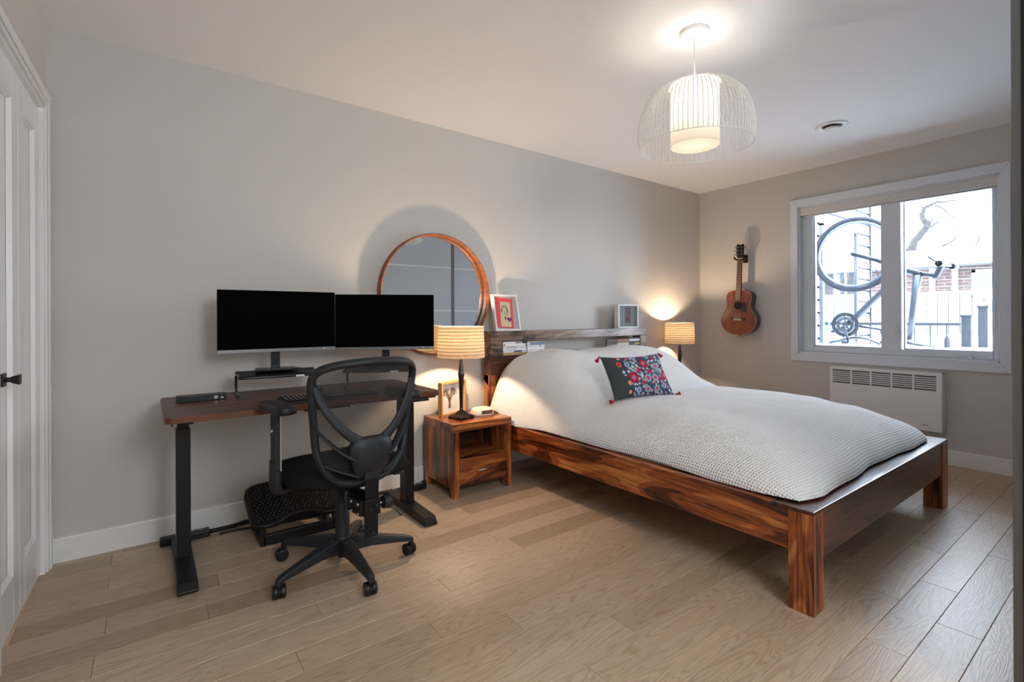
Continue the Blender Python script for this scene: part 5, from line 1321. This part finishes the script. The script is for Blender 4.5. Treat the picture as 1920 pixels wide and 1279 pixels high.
MB().prism([(-0.024, 0.435), (0.024, 0.435), (0.0205, 0.752), (-0.0205, 0.752)], YF - 0.001, YF + 0.016, 'xz').build('neck', 'guitarside', gt, bevel=0.006)
for k in range(20):
    z = 0.752 - (0.752 - 0.16) * (1 - 2 ** (-(k + 1) / 12)); w_ = 0.021 + (0.752 - z) * 0.0117
    if z < 0.33: break
    MB().box(-w_, w_, YF - 0.0114, YF - 0.0098, z - 0.0011, z + 0.0011).build('fret', 'steel', gt)
MB().box(-0.022, 0.022, YF - 0.014, YF + 0.0, 0.752, 0.757).build('nut', 'cream', gt)
MB().prism([(-0.022, 0.757), (0.022, 0.757), (0.036, 0.785), (0.037, 0.885), (0.020, 0.897), (0.014, 0.887), (-0.014, 0.887), (-0.020, 0.897), (-0.037, 0.885), (-0.036, 0.785)], YF - 0.004, YF + 0.010, 'xz').build('headstock', 'black', gt, bevel=0.002)
for s in (-1, 1):
    for k in range(3):
        z = 0.795 + k * 0.034
        MB().cyl((s * 0.036, YF + 0.006, z), (s * 0.050, YF + 0.006, z), 0.003, n=8).cyl((s * 0.050, YF + 0.006, z), (s * 0.060, YF + 0.006, z), 0.008, 0.007, n=12).build('tuning_peg', 'steel', gt)
        MB().cyl((s * 0.018, YF - 0.004, z), (s * 0.018, YF - 0.014, z), 0.004, n=10).build('string_post', 'steel', gt)
for k in range(6):
    x = -0.016 + k * 0.0064; xb = -0.026 + k * 0.0104
    MB().tube([(xb, YF - 0.0125, 0.162), (x, YF - 0.0135, 0.757)], 0.0006, 5).build('string', 'steel', gt)
MB().cyl((0, -0.06, 0.002), (0, -0.06, -0.014), 0.004, 0.006, n=12).build('strap_button', 'dark', gt)
MB().cyl((0.045, -0.055, 0.434), (0.045, -0.055, 0.452), 0.005, 0.008, n=12).build('strap_pin', 'dark', gt)
hk = thing('guitar_hook', 'black wall hook holding the guitar by its headstock', 'hook', (XR, 2.538, 0.932 + 0.745))
hk.rotation_euler = (0, 0, R(-90))
MB().box(-0.022, 0.022, -0.014, -0.0, -0.03, 0.05).build('wall_plate', 'black', hk, bevel=0.003)
MB().tube([(0, -0.005, 0.0), (0, -0.075, 0.0)], 0.007, 10).build('hook_arm', 'black', hk)
for s in (-1, 1):
    MB().tube(bezier([(0, -0.07, 0.0), (s * 0.022, -0.074, -0.002), (s * 0.040, -0.085, 0.0), (s * 0.045, -0.115, 0.004), (s * 0.043, -0.138, 0.020)], 5), 0.0085, 10).build('hook_prong', 'black', hk)

# ================================================================== SLIDING CLOSET (right edge of the frame and mirror reflection)
cl = thing('sliding_closet', 'grey closet with sliding glass doors and slim metal frames at right edge', 'closet', (3.34, 0.15, 0))
CO_ = Vector((3.34, 0.15, 0))
def cpart(mb, name, mat, parent=None, **kw):
    mb.v = [(v[0] - CO_.x, v[1] - CO_.y, v[2]) for v in mb.v]; return mb.build(name, mat, parent or cl, **kw)
def sdoor(x0, x1, yf, nm):
    d = cpart(MB().box(x0 + 0.01, x1 - 0.01, yf - 0.014, yf - 0.006, 0.03, 2.39), 'door_glass', 'closetglass')
    cpart(MB().box(x0, x0 + 0.045, yf - 0.020, yf, 0.02, 2.40), 'door_stile', 'alu', d, bevel=0.001)
    cpart(MB().box(x1 - 0.045, x1, yf - 0.020, yf, 0.02, 2.40), 'door_stile', 'alu', d, bevel=0.001)
    for z in (0.634, 1.21, 1.786): cpart(MB().box(x0 + 0.045, x1 - 0.045, yf - 0.008, yf - 0.001, z - 0.007, z + 0.007), 'glazing_bar', 'barwhite', d)
    cpart(MB().box(x0 + 0.045, x1 - 0.045, yf - 0.018, yf, 0.02, 0.05).box(x0 + 0.045, x1 - 0.045, yf - 0.018, yf, 2.37, 2.40), 'door_rail', 'alu', d)
    if nm == 'b': cpart(MB().box(x0 + 0.060, x0 + 0.072, yf, yf + 0.003, 0.02, 2.40), 'pull_edge', 'whiteframe', d)
    return d
sdoor(1.90, 3.36, 0.262, 'a'); sdoor(3.30, 4.785, 0.232, 'b')
cpart(MB().box(1.86, 4.785, -0.44, 0.265, 2.40, H), 'top_track', 'alu'); cpart(MB().box(1.90, 4.785, 0.20, 0.266, 0.0, 0.018), 'bottom_track', 'alu')
cpart(MB().box(1.86, 1.895, -0.44, 0.222, 0, 2.40), 'side_panel', 'closetglass')
cpart(MB().box(1.895, 1.901, 0.214, 0.242, 0.02, 2.40), 'dark_gap_strip', 'dark')  # dark strip standing in for the shaded gap behind the door stile
cpart(MB().box(1.86, 4.785, -0.46, -0.44, 0, H), 'back_panel', 'white')

# ================================================================== OUTSIDE
SG = 0.815
struct(MB().grid(lambda u, v: (5.0 + 34 * u, -14 + 30 * v, SG + (0.035 * noise.noise(Vector((u * 30, v * 26, 1))) if u > 0.02 else 0) - 0.6 * max(0, u - 0.10)), 60, 60).build('ground_snow', 'snow'))
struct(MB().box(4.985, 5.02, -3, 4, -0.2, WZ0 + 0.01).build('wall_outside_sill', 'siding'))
# neighbour wall: lap siding boards as parts
SWY = 2.33; SWX = 7.52
sw = thing('side_building', 'white lap-sided building wall seen through the left window pane', 'building', (6.2, SWY, SG))
SO = Vector((6.2, SWY, SG))
def spart(mb, name, mat, parent=None, **kw):
    mb.v = [(v[0] - SO.x, v[1] - SO.y, v[2] - SO.z) for v in mb.v]; return mb.build(name, mat, parent or sw, **kw)
spart(MB().box(5.01, SWX, SWY + 0.02, SWY + 0.3, 0.2, 4.6), 'wall_core', 'siding_gap')
z = SG - 0.1
while z < 4.5:
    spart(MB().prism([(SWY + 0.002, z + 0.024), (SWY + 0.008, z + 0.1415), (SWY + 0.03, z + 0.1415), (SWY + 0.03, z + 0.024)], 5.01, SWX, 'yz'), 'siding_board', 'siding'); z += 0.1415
spart(MB().box(SWX - 0.02, SWX + 0.012, SWY - 0.012, SWY + 0.3, SG, 4.6), 'corner_board', 'siding_gap')
# its window, dark glass with reflections of the yard
wf = spart(MB().box(5.99, 6.035, SWY - 0.03, SWY + 0.01, SG, 2.14).box(6.985, 7.01, SWY - 0.03, SWY + 0.01, SG, 2.14).box(5.99, 7.01, SWY - 0.03, SWY + 0.01, 2.12, 2.15), 'window_frame', 'alu')
for a, b_ in ((6.035, 6.34), (6.36, 6.66), (6.68, 6.985)):
    spart(MB().box(a, b_, SWY - 0.012, SWY + 0.004, SG + 0.02, 2.12), 'window_pane', 'extmirror', wf)
for x in (6.35, 6.67): spart(MB().box(x - 0.012, x + 0.012, SWY - 0.02, SWY, SG, 2.12), 'window_mullion', 'whiteframe', wf)
# deck railing
rl = thing('deck_railing', 'dark metal deck railing with thin balusters outside the window', 'railing', (6.2, 1.7, SG))
RO2 = Vector((6.2, 1.7, SG))
def rpart(mb, name, mat, **kw):
    mb.v = [(v[0] - RO2.x, v[1] - RO2.y, v[2] - RO2.z) for v in mb.v]; return mb.build(name, mat, rl, **kw)
rpart(MB().box(6.18, 6.22, 1.20, 2.30, 1.015, 1.045), 'top_rail', 'raildark', bevel=0.003)
y = 1.30
while y < 2.28: rpart(MB().box(6.195, 6.205, y - 0.005, y + 0.005, SG - 0.03, 1.02), 'baluster', 'raildark'); y += 0.125
for y0_, zt_2, lb in ((1.168, 1.12, 'shorter dark snow-flecked fence post outside the right window pane'), (1.050, 1.205, 'taller dark snow-flecked fence post at the right edge of the window'), (1.66, 1.09, 'dark fence post partly hidden behind the window mullion')):
    p = thing('fence_post', lb, 'post', (6.262, y0_, SG - 0.05), group='dark posts of the snowy deck')
    hh = zt_2 - SG + 0.05
    MB().box(-0.034, 0.034, -0.034, 0.034, 0, hh - 0.02).build('post_shaft', 'postdark', p, bevel=0.004)
    MB().prism([(-0.041, -0.041), (0.041, -0.041), (0.041, 0.041), (-0.041, 0.041)], hh - 0.02, hh, 'xy').build('post_cap', 'postdark', p, bevel=0.005)
# bollard-like post tip in the snow
p = thing('snow_stake', 'rounded grey stake sticking out of the snow near the railing', 'stake', (6.0, 1.255, SG - 0.04))
MB().lathe([(0.024, 0.0), (0.024, 0.09), (0.020, 0.125), (0.010, 0.145), (0, 0.15)], n=16).build('stake_body', 'postdark', p)
MB().lathe([(0.026, 0.02), (0.027, 0.03), (0.026, 0.04)], n=16).build('stake_band', 'raildark', p)
# far house
hs = thing('brick_house', 'low red-brick house with snow-covered roof and white fence beyond the yard', 'house', (14.0, 1.5, 0.4))
HO = Vector((14.0, 1.5, 0.4))
def hpart(mb, name, mat, parent=None, **kw):
    mb.v = [(v[0] - HO.x, v[1] - HO.y, v[2] - HO.z) for v in mb.v]; return mb.build(name, mat, parent or hs, **kw)
def brickwall():
    mt, n, l, b = newmat('brick_courses'); tc = n.new('ShaderNodeTexCoord'); mp = n.new('ShaderNodeMapping'); mp.inputs['Rotation'].default_value = (0, R(90), R(90))
    sx = n.new('ShaderNodeSeparateXYZ'); cb = n.new('ShaderNodeCombineXYZ'); l.new(tc.outputs['Object'], sx.inputs[0]); l.new(sx.outputs['Y'], cb.inputs['X']); l.new(sx.outputs['Z'], cb.inputs['Y'])
    br = n.new('ShaderNodeTexBrick'); br.inputs['Scale'].default_value = 1.0; br.inputs['Brick Width'].default_value = 0.21; br.inputs['Row Height'].default_value = 0.072; br.inputs['Mortar Size'].default_value = 0.008
    br.inputs['Color1'].default_value = (0.085, 0.052, 0.043, 1); br.inputs['Color2'].default_value = (0.065, 0.039, 0.033, 1); br.inputs['Mortar'].default_value = (0.12, 0.11, 0.105, 1)
    l.new(cb.outputs[0], br.inputs['Vector']); l.new(br.outputs['Color'], b.inputs['Base Color']); b.inputs['Roughness'].default_value = 0.9
    return mt
M['bricks'] = brickwall()
hpart(MB().box(14.0, 14.3, -3.0, 5.2, 0.3, 2.24), 'brick_wall', 'bricks')
hpart(MB().add([(13.6, -3.2, 2.17), (13.6, 5.4, 2.17), (18.5, 8.4, 2.88), (18.5, -3.2, 2.88), (13.6, -3.2, 2.37), (13.6, 5.4, 2.37), (18.5, 8.4, 3.08), (18.5, -3.2, 3.08)],
               [(0, 1, 2, 3), (4, 7, 6, 5), (0, 4, 5, 1), (1, 5, 6, 2), (2, 6, 7, 3), (3, 7, 4, 0)]), 'snow_roof', 'snow')
hpart(MB().box(13.56, 13.6, -3.2, 5.4, 2.15, 2.19), 'roof_gutter', 'postdark')
for y in (2.79, 3.17, -0.4): hpart(MB().box(13.93, 14.0, y - 0.045, y + 0.045, 0.3, 2.17), 'downpipe', 'snow')
hw = hpart(MB().box(13.95, 14.02, 1.4, 2.52, 2.02, 2.08).box(13.95, 14.02, 1.4, 2.52, 1.5, 1.56).box(13.95, 14.02, 2.46, 2.52, 1.5, 2.08).box(13.95, 14.02, 1.4, 1.46, 1.5, 2.08), 'window_frame', 'snow')
hpart(MB().box(13.98, 14.03, 1.46, 2.46, 1.56, 2.02), 'window_glass', 'extglass', hw)
mb = MB()
for k in range(1, 7): mb.box(13.965, 13.985, 1.46 + k * 0.143 - 0.006, 1.46 + k * 0.143 + 0.006, 1.56, 2.02)
for k in range(1, 4): mb.box(13.965, 13.985, 1.46, 2.46, 1.56 + k * 0.115 - 0.006, 1.56 + k * 0.115 + 0.006)
hpart(mb, 'window_grille', 'whiteframe', hw)
fn_ = thing('white_fence', 'white board fence covered with snow below the brick wall', 'fence', (12.6, 1.5, 0.6))
for k in range(44):
    y = -2.2 + k * 0.17
    MB().box(-0.012, 0.012, y - 0.075 - 1.5 + 1.5, y + 0.075, 0.0, 0.955).build('fence_board', 'siding', fn_)
MB().box(-0.03, 0.03, -2.4, 5.3, 0.955, 1.0).build('fence_cap', 'snow', fn_)
tr_ = thing('bare_tree', 'bare winter tree with crooked branches against the white sky', 'tree', (20.0, 5.0, 0.3))
def T3(px, py, x=11.0):  # measured branch points: bearing and elevation from the window centre, turned into real positions
    a = math.radians(px); return None
TP = [(11.0, 3.42, 0.0), (11.0, 3.42, 1.2), (11.0, 3.40, 2.1)]
def tri(points, r0, r1, name='branch', dx=0.0):
    K_ = 20.0 / 11.0; r0, r1 = r0 * K_, r1 * K_
    P_ = bezier([(dx * i / max(1, len(points) - 1), y * K_ - 5.0, 1.105 + (z - 1.105) * K_ - 0.3) for i, (y, z) in enumerate(points)], 5); n__ = len(P_)
    rj = random.Random(int(points[0][1] * 100)); P_ = [p + Vector((rj.uniform(-1, 1), rj.uniform(-1, 1), rj.uniform(-1, 1))) * r0 * 0.18 for p in P_]
    MB().tube(P_, [r0 + (r1 - r0) * i / n__ for i in range(n__)], 7).build(name, 'bark', tr_)
tri([(2.80, 0.45), (2.79, 1.4), (2.775, 2.15), (2.75, 2.42), (2.611, 2.629), (2.555, 2.72), (2.62, 2.82), (2.631, 2.937), (2.568, 3.031), (2.476, 3.066)], 0.085, 0.020, 'trunk')
tri([(2.476, 3.066), (2.42, 3.09), (2.375, 3.078), (2.28, 3.075), (2.179, 3.061)], 0.024, 0.010)
tri([(2.45, 3.03), (2.40, 3.00), (2.336, 2.95), (2.277, 2.849), (2.18, 2.762)], 0.016, 0.008)
tri([(2.61, 3.012), (2.651, 3.06), (2.672, 3.117)], 0.014, 0.007)
tri([(2.57, 2.70), (2.50, 2.675), (2.426, 2.732), (2.366, 2.748)], 0.022, 0.008)
tri([(2.55, 2.72), (2.50, 2.78), (2.49, 2.84)], 0.016, 0.006)
tri([(2.426, 2.732), (2.42, 2.85), (2.432, 2.941)], 0.009, 0.006)
tri([(2.358, 2.321), (2.279, 2.375), (2.21, 2.456), (2.162, 2.5)], 0.018, 0.008, dx=0.4)
tri([(2.34, 2.33), (2.30, 2.31), (2.26, 2.33)], 0.010, 0.006)
tri([(2.2, 2.582), (2.142, 2.624), (2.104, 2.631)], 0.010, 0.006)
tri([(1.947, 2.271), (1.925, 2.35), (1.91, 2.465)], 0.014, 0.009, dx=0.3)
tri([(2.877, 2.79), (2.79, 2.79), (2.758, 2.745)], 0.011, 0.008)
tri([(2.79, 2.2), (2.86, 2.32), (2.90, 2.45)], 0.022, 0.008)
for a, b_ in (((2.62, 2.82), (2.56, 2.90)), ((2.57, 2.62), (2.45, 2.50)), ((2.45, 2.50), (2.40, 2.36)), ((2.50, 2.55), (2.56, 2.42)), ((2.375, 3.078), (2.33, 3.14)), ((2.277, 2.849), (2.21, 2.86)), ((2.6, 2.45), (2.52, 2.34)), ((2.42, 2.62), (2.36, 2.54))):
    tri([a, ((a[0] + b_[0]) / 2 + 0.012, (a[1] + b_[1]) / 2), b_], 0.006, 0.004)
for k, (y0_, z0_, y1_, z1_) in enumerate(((5.2, 2.2, -1.5, 2.0), (5.2, 1.95, -1.5, 1.86), (4.8, 1.82, -1.2, 1.70))):
    o = MB().tube(bezier([(12.2, y0_, z0_), (12.2, (y0_ + y1_) / 2, (z0_ + z1_) / 2 - 0.12), (12.2, y1_, z1_)], 8), 0.006, 5).build('overhead_wire', 'raildark')
    tag(o, ('highest', 'middle', 'lowest')[k] + ' of the thin dark wires strung in front of the brick house', 'wire', 'wires over the yard')
# blue tarp shape at the right edge
t = thing('patio_umbrella', 'closed blue umbrella or cover at the right edge of the window view', 'umbrella', (6.9, 1.03, SG))
MB().lathe([(0.02, 0.30), (0.07, 0.34), (0.055, 0.60), (0.015, 0.86), (0, 0.88)], n=14).build('folded_cover', 'bluecover', t)
MB().cyl((0, 0, -0.03), (0, 0, 0.34), 0.018, n=10).build('umbrella_pole', 'raildark', t)

# bicycle stood on end in the snow
bi = thing('bicycle', 'grey bicycle standing upside down in the snow outside the window', 'bicycle', (5.42, 1.6, SG))
BI = Vector((5.42, 1.6, SG))
def bk(y, z, x=0.0): return Vector((x, y - BI.y, z - BI.z))
def ipart(mb, name, mat, parent=None, **kw): return mb.build(name, mat, parent or bi, **kw)
hub = bk(1.812, 1.700); RW = 0.338
def circ(c, r, n=72, x=0.0): return [(c.x + x, c.y + r * math.cos(2 * PI * k / n), c.z + r * math.sin(2 * PI * k / n)) for k in range(n)]
tire = ipart(MB().tube(circ(hub, RW), 0.0205, 10, closed=True), 'front_tire', 'rubber')
ipart(MB().tube(circ(hub, RW - 0.034), 0.0125, 8, closed=True, flat=(1.0, 1.1)), 'rim', 'rimmetal', tire)
spk = MB()
for k in range(28):
    a = 2 * PI * k / 28; a2 = a + (0.22 if k % 2 else -0.22); s = 0.02 * (1 if k % 4 < 2 else -1)
    spk.cyl((hub.x + s, hub.y + 0.018 * math.cos(a2 * 3), hub.z + 0.018 * math.sin(a2 * 3)), (hub.x, hub.y + (RW - 0.045) * math.cos(a), hub.z + (RW - 0.045) * math.sin(a)), 0.0019, n=4, cap=False)
ipart(spk, 'spokes', 'rimmetal', tire)['kind'] = 'stuff'
ipart(MB().cyl((hub.x - 0.05, hub.y, hub.z), (hub.x + 0.05, hub.y, hub.z), 0.014, n=14), 'hub', 'bikemetal', tire)
for s in (-1, 1): ipart(MB().tube([bk(1.812, 1.700, s * 0.045), bk(1.62, 1.625, s * 0.042), bk(1.47, 1.545, s * 0.038)], [0.015, 0.019, 0.023], 10), 'fork_blade', 'bikemetal')
ipart(MB().box(-0.05, 0.05, -0.02, 0.02, -0.02, 0.02, rot=Matrix.Rotation(R(25), 3, 'X')), 'fork_crown', 'bikemetal', loc=bk(1.462, 1.540))
ipart(MB().tube([bk(1.465, 1.540), bk(1.400, 1.512), bk(1.31, 1.478)], 0.024, 12), 'head_tube', 'bikemetal')
ipart(MB().tube([bk(1.32, 1.482), bk(1.22, 1.455)], 0.018, 12), 'steerer', 'bikemetal')
ipart(MB().tube([bk(1.225, 1.445), bk(1.205, 1.450), bk(1.175, 1.52), bk(1.165, 1.545)], 0.024, 12), 'stem', 'bikemetal')
ipart(MB().tube(bezier([bk(1.13, 1.535, -0.27), bk(1.150, 1.545, -0.12), bk(1.165, 1.548, 0), bk(1.150, 1.545, 0.12), bk(1.13, 1.535, 0.27)], 6), 0.012, 10), 'handlebar', 'bikesilver')
for s in (-1, 1):
    ipart(MB().cyl(bk(1.13, 1.535, s * 0.27), bk(1.140, 1.540, s * 0.17), 0.024, n=12), 'grip', 'black')
    ipart(MB().tube([bk(1.145, 1.545, s * 0.14), bk(1.19, 1.575, s * 0.16), bk(1.205, 1.60, s * 0.22)], 0.007, 8), 'brake_lever', 'bikemetal')
ipart(MB().tube([bk(1.43, 1.500), bk(1.65, 1.27), bk(1.79, 1.11), bk(1.865, 1.035)], [0.025, 0.028, 0.030, 0.028], 12), 'down_tube', 'bikesilver')
ipart(MB().tube([bk(1.33, 1.47), bk(1.365, 1.12), bk(1.392, 0.90)], [0.034, 0.028, 0.020], 12), 'seat_tube', 'bikesilver')
ipart(MB().tube(bezier([bk(1.44, 0.885, 0), bk(1.40, 0.875, 0), bk(1.33, 0.860, 0), bk(1.22, 0.845, 0)], 5), [0.018] * 4 + [0.030] * 4 + [0.024] * 4 + [0.012] * 4, 12, flat=(0.5, 1.6)), 'saddle', 'rubber')
cr_ = bk(1.870, 1.030)
ring_ = MB().tube(circ(cr_, 0.100, 48, -0.05), 0.014, 8, closed=True, flat=(1.2, 0.4))
cw = ipart(ring_, 'chain_guard', 'rubber')
ipart(MB().lathe([(0.078, -0.054), (0.078, -0.046), (0.048, -0.046), (0.048, -0.054), (0.078, -0.054)], (cr_.x, cr_.y, cr_.z), 40, axis='x'), 'chainring', 'bikesilver', cw)
for k in range(5):
    a = 2 * PI * k / 5 + 0.3; ipart(MB().tube([(cr_.x - 0.05, cr_.y, cr_.z), (cr_.x - 0.05, cr_.y + 0.08 * math.cos(a), cr_.z + 0.08 * math.sin(a))], 0.006, 6), 'spider_arm', 'bikemetal', cw)
ipart(MB().cyl((cr_.x - 0.07, cr_.y, cr_.z), (cr_.x + 0.07, cr_.y, cr_.z), 0.016, n=14), 'crank_axle', 'bikemetal')
ipart(MB().tube([(cr_.x - 0.066, cr_.y, cr_.z), (cr_.x - 0.068, cr_.y - 0.03, cr_.z - 0.155)], [0.014, 0.010], 10), 'crank_arm', 'bikesilver')
ipart(MB().tube([(cr_.x + 0.066, cr_.y, cr_.z), (cr_.x + 0.068, cr_.y + 0.16, cr_.z - 0.075)], [0.014, 0.012], 10), 'crank_arm', 'bikemetal')
ipart(MB().box(-0.05, 0.05, -0.03, 0.03, -0.012, 0.012), 'pedal', 'bikemetal', loc=(cr_.x - 0.10, cr_.y - 0.03, cr_.z - 0.165))
ipart(MB().tube([bk(1.87, 1.03, 0.03), bk(1.60, 0.985, 0.03)], [0.012, 0.009], 8), 'chain_stay', 'bikemetal')
ipart(MB().tube(bezier([bk(2.02, 0.85), bk(1.93, 0.875), bk(1.82, 0.905), bk(1.72, 0.900), bk(1.64, 0.870), bk(1.60, 0.850)], 6), 0.024, 10, flat=(0.5, 1.2)), 'rear_mudguard', 'bikesilver')
ipart(MB().tube([bk(1.60, 0.985), bk(1.585, 0.90), bk(1.615, 0.84)], 0.009, 8), 'mudguard_stay', 'bikesilver')
ipart(MB().tube(bezier([bk(1.74, 1.62, 0.03), bk(1.66, 1.56, 0.05), bk(1.60, 1.42, 0.06), bk(1.50, 1.38, 0.05), bk(1.44, 1.50, 0.03)], 6), 0.0035, 6), 'brake_cable', 'black')
